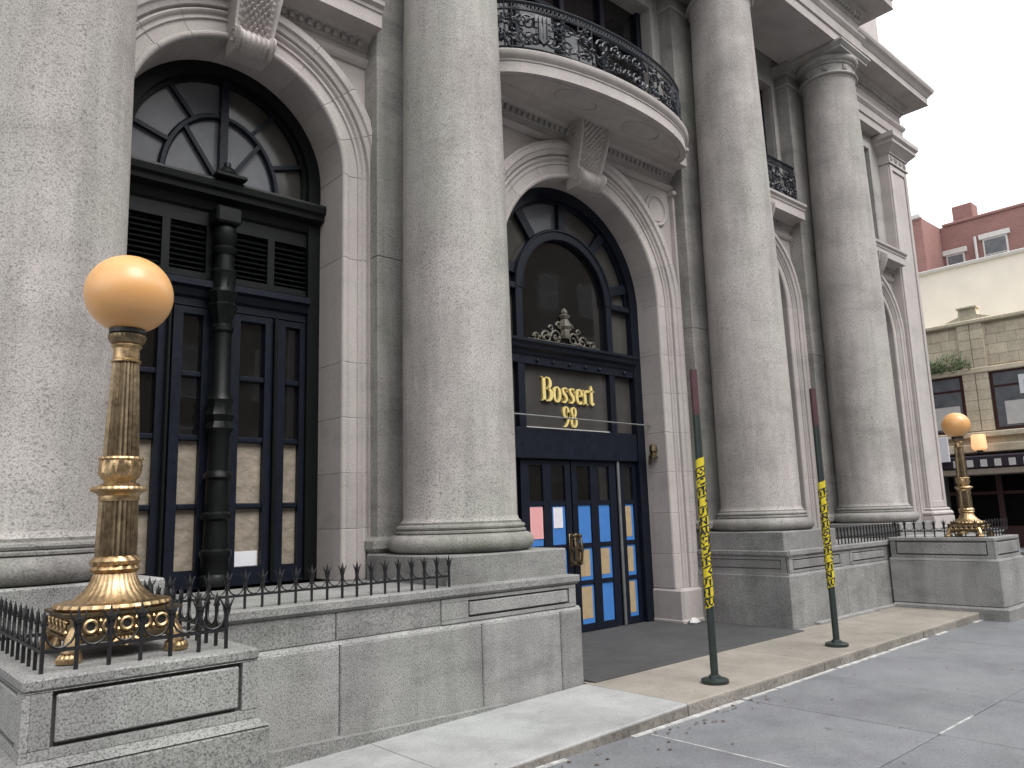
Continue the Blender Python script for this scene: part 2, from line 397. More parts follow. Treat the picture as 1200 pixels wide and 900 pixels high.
# --- granite base -------------------------------------------------
def base_wall(x0, x1, yf, joints, panels=()):
    p = empty('base_wall', H)
    box('core', 'mortar', p, x0 + .02, x1 - .02, yf + .12, YF + .3, -.1, LEDGE - .02)
    js = [x0] + list(joints) + [x1]
    for a, b in zip(js, js[1:]):
        box('granite_block', 'granite', p, a + .003, b - .003, yf, yf + .4, 0, .735, c=.010)
    # chamfered wash
    mb = MB(); mb.prism([(yf + .006, .735), (yf + .03, .765), (yf + .40, .765), (yf + .40, .735)], x0 + .004, x1 - .004, 'x'); mb.build('wash_course', 'granite', p)
    # dado course with caps
    js2 = [x0] + [j - .02 for j in joints[::2]] + [x1]
    segs = list(zip(js2, js2[1:]))
    for pa, pb in panels:                               # panelled stones take the place of the plain dado
        segs = [q for a, b in segs for q in ((a, min(b, pa)), (max(a, pb), b)) if q[1] - q[0] > .06]
    for a, b in segs:
        box('dado_block', 'granite', p, a + (.03 if a == x0 else .003), b - (.03 if b == x1 else .003), yf + .022, yf + .4, .766, .955, c=.006)
    js3 = [x0 + .012] + [j + .4 for j in joints[::2] if j + .6 < x1] + [x1 - .012]
    for a, b in zip(js3, js3[1:]):
        mb = MB(); mb.prism([(yf + .03, .957), (yf + .004, .975), (yf - .008, .985), (yf - .008, LEDGE - .008), (yf, LEDGE), (YF + .1, LEDGE), (YF + .1, .957)], a + .002, b - .002, 'x')
        mb.build('coping_stone', 'granite', p)
    return p
bw1 = base_wall(1.55, 5.25, YW, (2.81, 4.09, 4.98), [(3.70, 5.26)])
def panel_front(p, x0, x1, y, z0, z1, g=.022, depth=.012):
    """sunken-edged panel: four dark channels round a flush field"""
    for a in ((x0, x1, z1 - g, z1), (x0, x1, z0, z0 + g), (x0, x0 + g, z0 + g, z1 - g), (x1 - g, x1, z0 + g, z1 - g)):
        box('panel_channel', 'mortar', p, a[0], a[1], y - .002, y + .01, a[2], a[3])
def panel_box(parent, x0, x1, yf, yb, z0, z1, fx0, fx1, fz0, fz1, g=.02, d=.03, side=None):
    """die with real sunken grooves round its front field: rim pieces + field"""
    mb = MB()
    b0 = yf + d
    mb.box(x0, x1, b0, yb, z0, z1)
    mb.build('die_core', 'mortar', parent)
    e = .003
    for a in ((x0, x1, fz1 + g, z1), (x0, x1, z0, fz0 - g), (x0, fx0 - g, fz0 - g + e, fz1 + g - e), (fx1 + g, x1, fz0 - g + e, fz1 + g - e)):
        box('rim_stone', 'granite', parent, a[0], a[1], yf, b0 - .001, a[2], a[3])
    box('field_panel', 'granite', parent, fx0, fx1, yf, b0 - .001, fz0, fz1, c=.006)
def panel_side(parent, x, y0, y1, z0, z1, fy0, fy1, fz0, fz1, g=.02, d=.03):
    e = .003; a0, a1 = x, x + d - .001
    for a in ((y0, y1, fz1 + g, z1), (y0, y1, z0, fz0 - g), (y0, fy0 - g, fz0 - g + e, fz1 + g - e), (fy1 + g, y1, fz0 - g + e, fz1 + g - e)):
        box('rim_stone', 'granite', parent, a0, a1, a[0], a[1], a[2], a[3])
    box('field_panel', 'granite', parent, a0, a1, fy0, fy1, fz0, fz1, c=.006)
# sunken panel under column 2 (proud of the dado)
panel_box(bw1, 3.70, 5.20, YW + .017, YW + .2, .768, .955, 3.98, 5.10, .812, .915, g=.016, d=.03)
# sloping foot course beside the ramped slab
mb = MB(); mb.add([(1.66, YW - .045, -.05), (4.3, YW - .045, -.05), (4.3, YW - .045, .092), (1.66, YW - .045, .165), (1.66, YW + .05, -.05), (4.3, YW + .05, -.05), (4.3, YW + .05, .097), (1.66, YW + .05, .18)],
                  [(0, 1, 2, 3), (3, 2, 6, 7), (1, 5, 6, 2), (0, 3, 7, 4), (4, 7, 6, 5), (0, 4, 5, 1)])
mb.build('foot_course', 'granite', bw1)

bw2 = base_wall(9.09, 17.2, 5.10, (10.55, 11.45, 13.2, 14.8), [(9.0, 10.6), (10.75, 11.93)])
# left return of the right-hand base: blocks, dado panel, coping
box('granite_block', 'granite', bw2, 9.07, 9.40, 5.103, 6.56, 0, .735, c=.010)
box('wash_course', 'granite', bw2, 9.078, 9.4, 5.16, 6.55, .735, .766)
mb = MB(); mb.box(9.125, 9.4, 5.17, 6.55, .768, .95); mb.build('die_core', 'mortar', bw2)
panel_side(bw2, 9.105, 5.165, 6.55, .768, .954, 5.24, 6.46, .82, .915, g=.015, d=.022)
mb = MB(); mb.prism([(9.125, .957), (9.09, .975), (9.08, .985), (9.08, LEDGE - .01), (9.09, LEDGE - .002), (9.5, LEDGE - .002), (9.5, .957)], 5.11, 6.56, 'y'); mb.build('coping_stone', 'granite', bw2)
panel_box(bw2, 9.12, 10.6, 5.118, 5.3, .768, .955, 9.22, 10.45, .812, .915, g=.016, d=.03)
panel_box(bw2, 10.75, 11.9, 5.117, 5.3, .768, .955, 10.85, 11.86, .815, .912, g=.014, d=.03)
box('foot_course', 'granite', bw2, 9.6, 11.9, 5.03, 5.12, .05, .135, c=.01)
bw0 = base_wall(-4.0, .62, 5.05, (-2.0, -.6))

# --- lamp pedestals ----------------------------------------------
def lamp_pedestal(x0, x1, yf, yb, ztop, zd, foot):
    p = empty('lamp_pedestal', H)
    box('granite_block', 'granite', p, x0 - .045, x1 + .045, yf - .045, yb - .01, foot, zd - .035, c=.012)
    mb = MB(); q = .045
    for (e0, z0), (e1, z1) in (((q, zd - .033), (.0, zd - .002)),):
        vs = [(x0 - e0, yf - e0, z0), (x1 + e0, yf - e0, z0), (x1 + e0, yb - .012, z0), (x0 - e0, yb - .012, z0), (x0 - e1, yf - e1, z1), (x1 + e1, yf - e1, z1), (x1 + e1, yb - .012, z1), (x0 - e1, yb - .012, z1)]
        mb.add(vs, [(0, 1, 5, 4), (1, 2, 6, 5), (2, 3, 7, 6), (3, 0, 4, 7), (4, 5, 6, 7), (3, 2, 1, 0)])
    mb.build('wash_course', 'granite', p)
    if foot > 0: box('foot_course', 'granite', p, x0 - .12, x1 + .12, yf - .12, yb - .02, -.05, foot - .002, c=.02)
    d = .03; zt = ztop - .05
    mb = MB(); mb.box(x0 + d, x1 - .002, yf + d, yb - .02, zd, zt); mb.build('die_core', 'mortar', p)
    e = .003; fz0, fz1, g = zd + .055, zt - .02, .017
    # front rim and field
    fx0, fx1 = x0 + .12, x1 - .09
    for a in ((x0 + d, x1, fz1 + g, zt), (x0 + d, x1, zd, fz0 - g), (x0 + d, fx0 - g, fz0 - g + e, fz1 + g - e), (fx1 + g, x1, fz0 - g + e, fz1 + g - e)):
        box('rim_stone', 'granite', p, a[0], a[1], yf, yf + d - .001, a[2], a[3])
    box('field_panel', 'granite', p, fx0, fx1, yf, yf + d - .001, fz0, fz1, c=.006)
    # left side rim and field
    panel_side(p, x0, yf, yb - .03, zd, zt, yf + .11, yb - .12, fz0, fz1, g=g, d=d)
    mb = MB(); mb.cbox(x0 - .002, x1 + .004, yf - .003, yb - .01, zt + .0015, ztop, c=.008); mb.build('coping_stone', 'granite', p)
    return p
PN = (.655, 1.60, 3.62, 5.03, 1.02); lamp_pedestal(*PN, .715, 0)
PFAR = (11.95, 13.0, 3.68, 5.09, 1.085); lamp_pedestal(*PFAR, .80, .165)

# --- columns ------------------------------------------------------
def column(i, cx):
    c = empty('column', H, (cx, YCOL, 0))
    pl = .69
    box('plinth', 'granite', c, -pl, pl, -.70, .55, LEDGE - .03, 1.275, c=.012)
    mb = MB()
    pr = [(.60, 1.276)]
    for k in range(9):
        t = -PI / 2 + PI * k / 8; pr.append((.60 + .085 * math.cos(t), 1.36 + .083 * math.sin(t)))
    pr += [(.60, 1.447), (.615, 1.452), (.615, 1.468), (.592, 1.478)]
    for k in range(5):
        t = -PI / 2 + PI * k / 4; pr.append((.585 + .022 * math.cos(t), 1.50 + .022 * math.sin(t)))
    pr += [(.572, 1.527), (.572, 1.545)]
    mb.lathe(pr, n=72); mb.build('column_base', 'gpil', c)
    mb = MB(); pr = [(.565, 1.546), (.548, 1.565), (.537, 1.60)]
    zb, zt = 1.6, 9.16
    for k in range(1, 13):
        t = k / 12; r = .537 - .085 * (t ** 1.7); pr.append((r, zb + (zt - zb) * t))
    pr += [(.455, 9.18), (.47, 9.20), (.47, 9.215)]
    mb.lathe(pr, n=80); mb.build('shaft', 'gcol', c)
    mb = MB()
    pr = [(.46, 9.216), (.50, 9.225), (.512, 9.245), (.50, 9.268), (.465, 9.272), (.44, 9.29), (.44, 9.44), (.475, 9.455), (.475, 9.475), (.48, 9.48)]
    for k in range(6):
        t = PI / 2 * k / 5; pr.append((.48 + .06 * math.sin(t), 9.56 - .075 * math.cos(t)))
    pr += [(.53, 9.59)]
    mb.lathe(pr, n=64, mod=lambda t, i: 1 + (.018 * math.cos(26 * t) if 10 <= i <= 14 else 0)); mb.build('capital', 'limegrey', c)
    mb = MB()
    for z0, z1, h0, h1 in ((9.591, 9.635, .525, .525), (9.636, 9.68, .535, .575), (9.681, 9.719, .58, .58)):
        vs = [(sx * h, sy * h, z) for h, z in ((h0, z0), (h1, z1)) for sx, sy in ((-1, -1), (1, -1), (1, 1), (-1, 1))]
        mb.add(vs, [(0, 1, 5, 4), (1, 2, 6, 5), (2, 3, 7, 6), (3, 0, 4, 7), (4, 5, 6, 7), (3, 2, 1, 0)])
    mb.build('abacus', 'limegrey', c)
    for k in range(8):
        t = 2 * PI * (k + .5) / 8
        ro = MB(); ro.lathe([(.004, .03), (.022, .03), (.03, .02), (.05, .022), (.058, .006), (.055, -.01)], n=10, mod=lambda t, i: 1 + (.16 * math.cos(5 * t) if i in (3, 4, 5) else 0), cap=False)
        o = ro.build('rosette', 'limegrey', c); o.location = (.445 * math.cos(t), .445 * math.sin(t), 9.37)
        o.rotation_euler = Vector((math.cos(t), math.sin(t), 0)).to_track_quat('Z', 'Y').to_euler()
    return c
for i, cx in enumerate(C_X): column(i, cx)

# --- pilasters behind the columns ---------------------------------
for cx in C_X:
    p = empty('pilaster', H, (cx, 0, 0)); hw = .60
    zs = [LEDGE + .002, 4.18, 9.60]
    for a, b in zip(zs, zs[1:]):
        box('pilaster_stone', 'gpil', p, -hw, hw, YPIL, YF + .25, a, b - .004, c=.006)
    box('pilaster_base', 'gpil', p, -hw - .06, hw + .06, YPIL - .05, YPIL + .3, 1.28, 1.43, c=.04)
    mb = MB(); mb.box(-hw - .03, hw + .03, YPIL - .03, YF, 9.26, 9.30); mb.box(-hw - .07, hw + .07, YPIL - .07, YF, 9.5, 9.7); mb.build('pilaster_capital', 'limegrey', p)

# --- facade wall with openings ------------------------------------
def arch_panel(mb, xl, xr, zb, zt, cx, r, zs, y, n=40):
    a = [(cx + r * math.cos(PI * k / n), zs + r * math.sin(PI * k / n)) for k in range(n + 1)]
    b = []
    for x, z in a:
        dx, dz = x - cx, z - zs
        t = min((xr - cx) / dx if dx > 1e-6 else ((xl - cx) / dx if dx < -1e-6 else 9e9), (zt - zs) / dz if dz > 1e-6 else 9e9)
        b.append((cx + dx * t, zs + dz * t))
    vs = [(x, y, z) for x, z in a] + [(x, y, z) for x, z in b]
    m = n + 1
    mb.add(vs, [(k, k + 1, k + 1 + m, k + m) for k in range(n)])
    for s, e in ((1, xr), (-1, xl)):
        mb.add([(cx + s * r, y, zb), (e, y, zb), (e, y, zs), (cx + s * r, y, zs)], [(0, 1, 2, 3)])
    # corner fills
    for e in (xl, xr):
        ks = [k for k in range(m) if abs(b[k][0] - e) < 1e-5]; kt = [k for k in range(m) if abs(b[k][1] - zt) < 1e-5]
        k1 = max(ks, key=lambda k: b[k][1]); k2 = min(kt, key=lambda k: abs(b[k][0] - e))
        mb.add([(b[k1][0], y, b[k1][1]), (e, y, zt), (b[k2][0], y, zt)], [(0, 1, 2)])
fw = MB()
bays = [(C_X[0], C_X[1]), (C_X[1], C_X[2]), (C_X[2], C_X[3]), (C_X[3], 17.2)]
for k, (a, b) in enumerate(bays, 1):
    cx, r, zs = ARCH[k]
    arch_panel(fw, a + .5, b - .5 if k < 4 else 17.12, LEDGE if k != 2 else 0, 6.72, cx, r + .2, zs, YF)
fw.build('facade_wall', 'lime', H)
up = MB()
for k, (a, b) in enumerate(bays, 1):
    cx = ARCH[k][0] if k != 3 else 11.66; hw = .86 if k != 2 else 1.76
    xa, xb = a + .5, (b - .5 if k < 4 else 17.12); zt = 9.25
    for q in ((xa, cx - hw, 6.72, 9.75), (cx + hw, xb, 6.72, 9.75), (cx - hw, cx + hw, zt, 9.75)):
        up.add([(q[0], YF, q[2]), (q[1], YF, q[2]), (q[1], YF, q[3]), (q[0], YF, q[3])], [(0, 1, 2, 3)])
    for s in (-1, 1): up.add([(cx + s * hw, YF, 6.72), (cx + s * hw, YF + .5, 6.72), (cx + s * hw, YF + .5, zt), (cx + s * hw, YF, zt)], [(0, 1, 2, 3)])
    up.add([(cx - hw, YF, zt), (cx + hw, YF, zt), (cx + hw, YF + .5, zt), (cx - hw, YF + .5, zt)], [(0, 1, 2, 3)])
up.build('upper_wall', 'limegrey', H)
# bulk of the building behind
mb = MB(); mb.box(-6, XEND - .02, YF + .9, 26, -.1, 30); mb.box(-6, XEND - .02, YF + .02, 26, 9.76, 30); mb.box(17.1, XEND - .02, YF + .01, 26, -.1, 30); mb.box(-6, .6, YF, 26, -.1, 30)
mb.build('building_bulk', 'lime', H)
for k in range(4):                                                       # second-floor windows
    cx = ARCH[k + 1][0] if k != 2 else 11.66; hw = .86 if k != 1 else 1.76
    w = empty('upper_window', H, (cx, YF + .16, 0))
    box('pane', 'glass', w, -hw, hw, .06, .09, 6.7, 9.25)
    for x in ([-hw + .04, 0, hw - .04] if k != 1 else [-hw + .04, -.86, 0, .86, hw - .04]):
        box('mullion', 'navy', w, x - .045, x + .045, -.02, .059, 6.7, 9.25, c=.01)
    for z in (8.5, 7.1): box('transom', 'navy', w, -hw, hw, .0, .058, z - .05, z + .05, c=.01)
    for s in (-1, 1):
        box('window_architrave', 'limegrey', w, *sorted((s * (hw + .01), s * (hw + .10))), -.21, -.15, 6.95, 9.4, c=.012)
    box('window_head', 'limegrey', w, -hw - .10, hw + .10, -.208, -.148, 9.255, 9.42, c=.012)

# --- arch surrounds -----------------------------------------------
def bead(u, y, r, a0, a1, n=5): return [(u + r * math.cos(R(a0 + (a1 - a0) * k / n)), y + r * math.sin(R(a0 + (a1 - a0) * k / n))) for k in range(n + 1)]
def surround(k, yback, zfoot, stones, wid=1.0):
    cx, r, zs = ARCH[k]
    e = empty('arch_surround', H)
    prof = [(0, yback), (0, YF - .03)] + bead(.035, YF - .045, .035, 180, 300, 5) + [(.055, YF - .062), (.06, YF - .05), (.165, YF - .055), (.17, YF - .075), (.185, YF - .075), (.19, YF - .06)]
    prof += [(.21 + .06 * t, YF - .06 - .035 * math.sin(PI * t)) for t in (0, .25, .5, .75, 1)] + [(.28, YF - .06), (.285, YF - .10), (.33, YF - .115), (.345, YF - .14), (.40, YF - .145), (.405, YF - .12), (.44, YF - .12), (.445, YF + .05)]
    prof = [(u * wid, y) for u, y in prof]
    npf = len(prof)
    def ring(kind, s, sh):
        out = []
        for j, (u, y) in enumerate(prof):
            uu = u + (sh if j < 2 else 0); yy = y + (sh if 1 <= j < npf - 1 else 0)
            if kind == 'R': out.append((cx + r + uu, yy, s))
            elif kind == 'L': out.append((cx - r - uu, yy, s))
            else: out.append((cx + (r + uu) * math.cos(s), yy, zs + (r + uu) * math.sin(s)))
        return out
    def piece(name, kind, s0, s1, n):
        g = .007 if kind != 'A' else .007 / r; d = 1 if s1 > s0 else -1
        rs = [ring(kind, s0, .006), ring(kind, s0 + d * g, 0)]
        for i in range(1, n): rs.append(ring(kind, s0 + (s1 - s0) * i / n, 0))
        rs += [ring(kind, s1 - d * g, 0), ring(kind, s1, .006)]
        mb = MB(); vs = [v for q in rs for v in q]
        fs = [(i * npf + j, i * npf + j + 1, (i + 1) * npf + j + 1, (i + 1) * npf + j) for i in range(len(rs) - 1) for j in range(npf - 1)]
        mb.add(vs, fs); return mb.build(name, 'lime', e)
    for kind in 'RL':
        zz = [zfoot] + list(stones) + [zs]
        for a, b in zip(zz, zz[1:]): piece('jamb_stone', kind, a, b, 1)
    nv = 9
    for i in range(nv): piece('voussoir', 'A', PI * i / nv, PI * (i + 1) / nv, 5)
    return e
surround(1, 7.12, LEDGE, (1.51, 2.03, 2.56, 3.10, 4.15))
s2 = surround(2, 7.02, .55, (1.0, 1.55, 2.1, 2.65, 3.2, 3.75), 1.08)
surround(3, 7.12, LEDGE, (1.51, 2.03, 2.56, 3.10, 4.15))
surround(4, 7.12, LEDGE, (1.51, 2.03, 2.56, 3.10, 4.15))
for s in (-1, 1):                                                       # entrance jamb plinths + side strips
    cx, r, zs = ARCH[2]
    a = sorted((cx + s * (r - .02), cx + s * (r + .62)))
    mb = MB(); mb.cbox(a[0], a[1], YF - .19, 7.02, .05, .548, c=.03); mb.cbox(a[0] - .012, a[1] + .012, YF - .205, 7.015, .05, .16, c=.02)
    mb.build('jamb_plinth', 'lime', s2)
    b = sorted((cx + s * 1.98, cx + s * 2.10))
    box('side_strip', 'lime', s2, b[0], b[1], YF - .075, YF + .02, .6, 6.30, c=.008)
    box('side_strip_cap', 'lime', s2, b[0] - .03, b[1] + .03, YF - .12, YF + .02, 6.22, 6.298, c=.015)

# --- console keystones --------------------------------------------
def console(cx, zb, zt, w0, w1, ytop):
    key = []
    H_ = zt - zb; NV_ = 56
    cl = []
    for k in range(NV_ + 1):                               # front profile (y,z), from top to foot
        t = k / NV_
        y = ytop + (YF - .13 - ytop) * (3 * t ** 2 - 2 * t ** 3) * 1.0
        if t > .72: q = (t - .72) / .28; y = y - .10 * math.sin(PI * q) ** .8
        cl.append((y, zt - H_ * t))
    nx = 30; mb = MB(); vs = []
    for i, (y, z) in enumerate(cl):
        w = w0 + (w1 - w0) * i / NV_
        for j in range(nx + 1):
            u = -1 + 2 * j / nx
            edge = .045 if abs(u) > .82 else (-.006 if abs(u) > .7 else 0)
            if i < 40: d = (.055 * abs(math.sin(i * .55 + j * .75) * math.sin(i * .55 - j * .75)) if abs(u) < .66 else (.012 * (i % 4 < 2) if .7 < abs(u) < .82 else 0))
            else: d = .03 * abs(math.sin(j * PI / 4.3)) + .012 * (j % 2)
            vs.append((cx + u * w / 2, y - edge - d, z))
    fs = [(i * (nx + 1) + j, i * (nx + 1) + j + 1, (i + 1) * (nx + 1) + j + 1, (i + 1) * (nx + 1) + j) for i in range(NV_) for j in range(nx)]
    mb.add(vs, fs)
    for j, s in ((0, -1), (nx, 1)):                    # cheeks
        side = [vs[i * (nx + 1) + j] for i in range(NV_ + 1)]
        back = [(p[0], YF + .01, p[2]) for p in side]
        mb.add(side + back, [(i, i + 1, i + NV_ + 2, i + NV_ + 1) for i in range(NV_)])
    last = [vs[NV_ * (nx + 1) + j] for j in range(nx + 1)]
    mb.add(last + [(p[0], YF + .01, p[2]) for p in last], [(j, j + 1, j + nx + 2, j + nx + 1) for j in range(nx)])
    # scroll discs on the cheeks
    for s in (-1, 1):
        for (yy, zz, rr, w) in ((YF - .19, zb + .12, .085, w1), (ytop + .12, zt - .14, .11, w0)):
            pts = [(cx + s * (w / 2 + .004), yy + rr * (1 - t / 16) * math.cos(t * .75), zz + rr * (1 - t / 16) * math.sin(t * .75)) for t in range(15)]
            mb.tube(pts, .014, 5)
    return mb.build('console_keystone', 'lime', H)
console(ARCH[1][0], 5.86, 6.60, .44, .35, 6.26)
console(ARCH[2][0], 5.76, 6.60, .56, .43, 6.27)
console(ARCH[3][0], 5.86, 6.60, .42, .33, 6.20)
console(ARCH[4][0], 5.86, 6.60, .42, .33, 6.20)
for s in (-1, 1):                                     # round medallions in the entrance spandrels
    mx = ARCH[2][0] + s * 1.63
    md = MB()
    md.lathe([(.001, .022), (.155, .022), (.16, .03), (.17, .03), (.175, .012), (.195, .012), (.205, .034), (.225, .04), (.24, .03), (.245, -.01)], n=40, cap=False)
    o = md.build('medallion', 'lime', H, (mx, YF - .002, 5.93)); o.rotation_euler = (PI / 2, 0, 0)

# --- belt course ---------------------------------------------------
def profile_run(mb, prof, x0, x1, yf):
    """prof (projection, z) extruded along x; capped ends"""
    n = len(prof); vs = [(x0, yf - p, z) for p, z in prof] + [(x1, yf - p, z) for p, z in prof]
    mb.add(vs, [(i, i + 1, i + 1 + n, i + n) for i in range(n - 1)] + [tuple(range(n)), tuple(range(2 * n - 1, n - 1, -1))])
belt = [(-.02, 6.30), (.025, 6.305), (.05, 6.33), (.075, 6.37), (.05, 6.395), (.03, 6.40), (.03, 6.475), (.06, 6.48), (.07, 6.545), (.12, 6.57), (.15, 6.60), (.34, 6.605), (.34, 6.755), (.355, 6.765), (.36, 6.80), (.395, 6.83), (.40, 6.87), (.38, 6.885), (-.02, 6.90)]
for k, (a, b) in enumerate(bays, 1):
    xa, xb = a + .60, (b - .60 if k < 4 else 17.10)
    bc = empty('belt_course', H)
    mb = MB(); profile_run(mb, belt, xa, xb, YF); mb.build('cornice_run', 'lime', bc)
    dm = MB(); x = xa + .04
    while x < xb - .06: dm.cbox(x, x + .055, YF - .115, YF - .05, 6.485, 6.545, c=.008); x += .095
    o = dm.build('dentil_row', 'limegrey', bc); o['kind'] = 'stuff'

# --- bow balcony ----------------------------------------------------
bal = empty('bow_balcony', H, (ARCH[2][0], 0, 0))
def bow(a, b, n=48, y0=6.32): return [(a * math.cos(PI + PI * k / n), y0 + b * math.sin(PI + PI * k / n)) for k in range(n + 1)]
slabp = [(0, 6.615), (.0, 6.75), (.012, 6.755), (.012, 6.775), (.04, 6.80), (.06, 6.83), (.06, 6.87), (.045, 6.885), (.0, 6.91)]
mb = MB(); n = 49; rings = []
for p, z in slabp: rings.append([(x, y, z) for x, y in bow(1.87 + p, .66 + p)])
vs = [v for r_ in rings for v in r_]
mb.add(vs, [(i * n + j, i * n + j + 1, (i + 1) * n + j + 1, (i + 1) * n + j) for i in range(len(rings) - 1) for j in range(n - 1)], True)
mb.add(rings[-1], [tuple(range(n))]); mb.add(rings[0], [tuple(range(n))[::-1]])
mb.build('balcony_slab', 'lime', bal)
mb = MB()                                             # soffit mouldings
mb.tube([(x, y, 6.612) for x, y in bow(1.72, .50, y0=6.25)] , .014, 5)
mb.tube([(x, 6.24, 6.612) for x in (-1.72, 1.72)], .014, 5)
mb.build('soffit_moulding', 'lime', bal)
ring = MB(); ring.tube([(.62 + .33 * math.cos(t * PI / 16), 5.99 + .16 * math.sin(t * PI / 16), 6.612) for t in range(32)], .014, 5, closed=True)
ring.build('soffit_ring', 'lime', bal); ring = MB(); ring.tube([(-.62 + .33 * math.cos(t * PI / 16), 5.99 + .16 * math.sin(t * PI / 16), 6.612) for t in range(32)], .014, 5, closed=True)
ring.build('soffit_ring', 'lime', bal)
# iron balustrade
A_, B_, Y0_ = 1.81, .60, 6.32
def bp(t, z, off=0): return ((A_ + off) * math.cos(PI + PI * t), Y0_ + (B_ + off) * math.sin(PI + PI * t), z)
def bow_iron(parent, path, z0, z1, parts, name='railing_panel'):
    """path(t,z,off) -> point; parts list of (t0,t1,kind)"""
    T = [k / 60 for k in range(61)]
    for z, r_ in ((z1, .022), (z1 - .10, .012), (z0 + .06, .012), (z0 + .015, .016)):
        MB().tube([path(t, z) for t in T], r_, 6).build('rail', 'balc', parent)
    for t0, t1, kind in parts:
        mb = MB(); L = (Vector(path(t1, 0)) - Vector(path(t0, 0))).length
        for t in (t0, t1): mb.tube([path(t, z0), path(t, z1)], .011, 5)
        nb = max(2, int(L / .05))
        for k in range(nb):                           # little circles in the frieze band
            tc = t0 + (t1 - t0) * (k + .5) / nb
            dt = (t1 - t0) / L
            mb.tube([path(tc + .02 * math.cos(q * PI / 4) * dt, z1 - .05 + .03 * math.sin(q * PI / 4)) for q in range(8)], .006, 4, closed=True)
        zc = (z0 + z1 - .05) / 2; hh = (z1 - z0 - .2) / 2; tm = (t0 + t1) / 2; dt = (t1 - t0) / L
        for s in (-1, 1):                             # scrolls
            for v in (-1, 1):
                for c0, rr in ((.36, .105), (.25, .12), (.13, .095), (.05, .06)):
                    if L < .4: c0 *= .55; rr *= .65
                    pts = []
                    for q in range(22):
                        a = q * .42; r2 = rr * (1 - q / 26)
                        pts.append(path(tm + s * (c0 * L * .95 + r2 * math.cos(a)) * dt, zc + v * (hh * .42 + r2 * math.sin(a) * .9)))
                    mb.tube(pts, [.016 - .0004 * q for q in range(22)], 5)
                for q in range(10):                    # leaf dabs
                    u = random.uniform(.1, .46) * L * s; w_ = random.uniform(.1, .9) * hh * v
                    p0 = Vector(path(tm + u * dt, zc + w_, .012)); p1 = Vector(path(tm + (u + random.uniform(-.07, .07)) * dt, zc + w_ + random.uniform(-.06, .06), .02))
                    mb.tube([p0, (p0 + p1) / 2, p1], [.004, .02, .004], 5)
        if kind == 'shield':
            sh = [(-.5, 1), (.5, 1), (.5, .0), (.35, -.55), (0, -1), (-.35, -.55), (-.5, 0)]; w_ = .20; h_ = hh * .85
            vs = [path(tm + u * w_ * dt, zc + v * h_, .045 + .02 * (1 - abs(u) * 2)) for u, v in sh]; vs.append(path(tm, zc, .075))
            vb = [path(tm + u * w_ * dt, zc + v * h_, 0) for u, v in sh]
            mb.add(vs + vb, [(i, (i + 1) % 7, 7) for i in range(7)] + [(i, (i + 1) % 7, 8 + (i + 1) % 7, 8 + i) for i in range(7)])
            for u in (-.25, 0, .25): mb.tube([path(tm + u * w_ * dt, zc - h_ * .6, .07), path(tm + u * w_ * dt, zc + h_ * .85, .07)], .006, 4)
            for v in (-.3, .1, .5): mb.tube([path(tm - .5 * w_ * dt, zc + h_ * v, .06), path(tm + .5 * w_ * dt, zc + h_ * v, .06)], .006, 4)
        mb.build(name, 'balc', parent)
bow_iron(bal, bp, 6.905, 7.55, [(.04, .12, 'n'), (.12, .15, 'n'), (.15, .36, 'shield'), (.36, .40, 'n'), (.40, .60, 'scroll'), (.60, .64, 'n'), (.64, .85, 'shield'), (.85, .88, 'n'), (.88, .96, 'n')])
for k in (1, 3, 4):                                   # flat balustrades on the side bays
    cx = ARCH[k][0] if k != 3 else 11.66
    fb = empty('window_balustrade', H, (cx, 0, 0))
    if k != 4:
        bow_iron(fb, lambda t, z, off=0: (-1.05 + 2.1 * t, YF - .22 - off, z), 6.905, 7.62, [(0, .06, 'n'), (.06, .36, 'scroll'), (.36, .64, 'shield'), (.64, .94, 'scroll'), (.94, 1, 'n')])
# carved cartouche lumps beside the far keystones
for k in (3, 4):
    cx = ARCH[k][0]
    for s in (-1, 1):
        mb = MB()
        for q in range(9):
            x = cx + s * (.34 + .07 * (q % 3) + random.uniform(-.02, .02)); z = 6.05 + .10 * (q // 3) + random.uniform(-.02, .02); r_ = random.uniform(.045, .075)
            mb.lathe([(.006, z - r_), (r_ * .7, z - r_ * .7), (r_, z), (r_ * .7, z + r_ * .7), (.006, z + r_)], x, YF - .10 - random.uniform(0, .05), n=8, cap=False)
        mb.build('carved_swag', 'limegrey', H)

# --- corner pilaster ------------------------------------------------
cp = empty('corner_pilaster', H)
x0, x1 = 17.12, XEND
box('pilaster_stone', 'lime', cp, x0, x1, YPIL + .03, YF + .4, 1.46, 9.02, c=.01)
for a in ((x0 + .02, x0 + .13), (x1 - .13, x1 - .02)): box('panel_stile', 'lime', cp, a[0], a[1], YPIL, YPIL + .029, 1.46, 9.0, c=.008)
for z in ((8.88, 9.0), (1.47, 1.6)): box('panel_rail', 'lime', cp, x0 + .135, x1 - .135, YPIL, YPIL + .029, z[0], z[1], c=.008)
box('pilaster_plinth', 'lime', cp, x0 - .09, x1 + .09, YPIL - .09, YF + .4, LEDGE, 1.29, c=.01)
box('pilaster_torus', 'lime', cp, x0 - .09, x1 + .09, YPIL - .09, YF + .4, 1.291, 1.40, c=.04)
box('pilaster_torus', 'lime', cp, x0 - .04, x1 + .04, YPIL - .04, YF + .4, 1.401, 1.459, c=.02)
mb = MB()
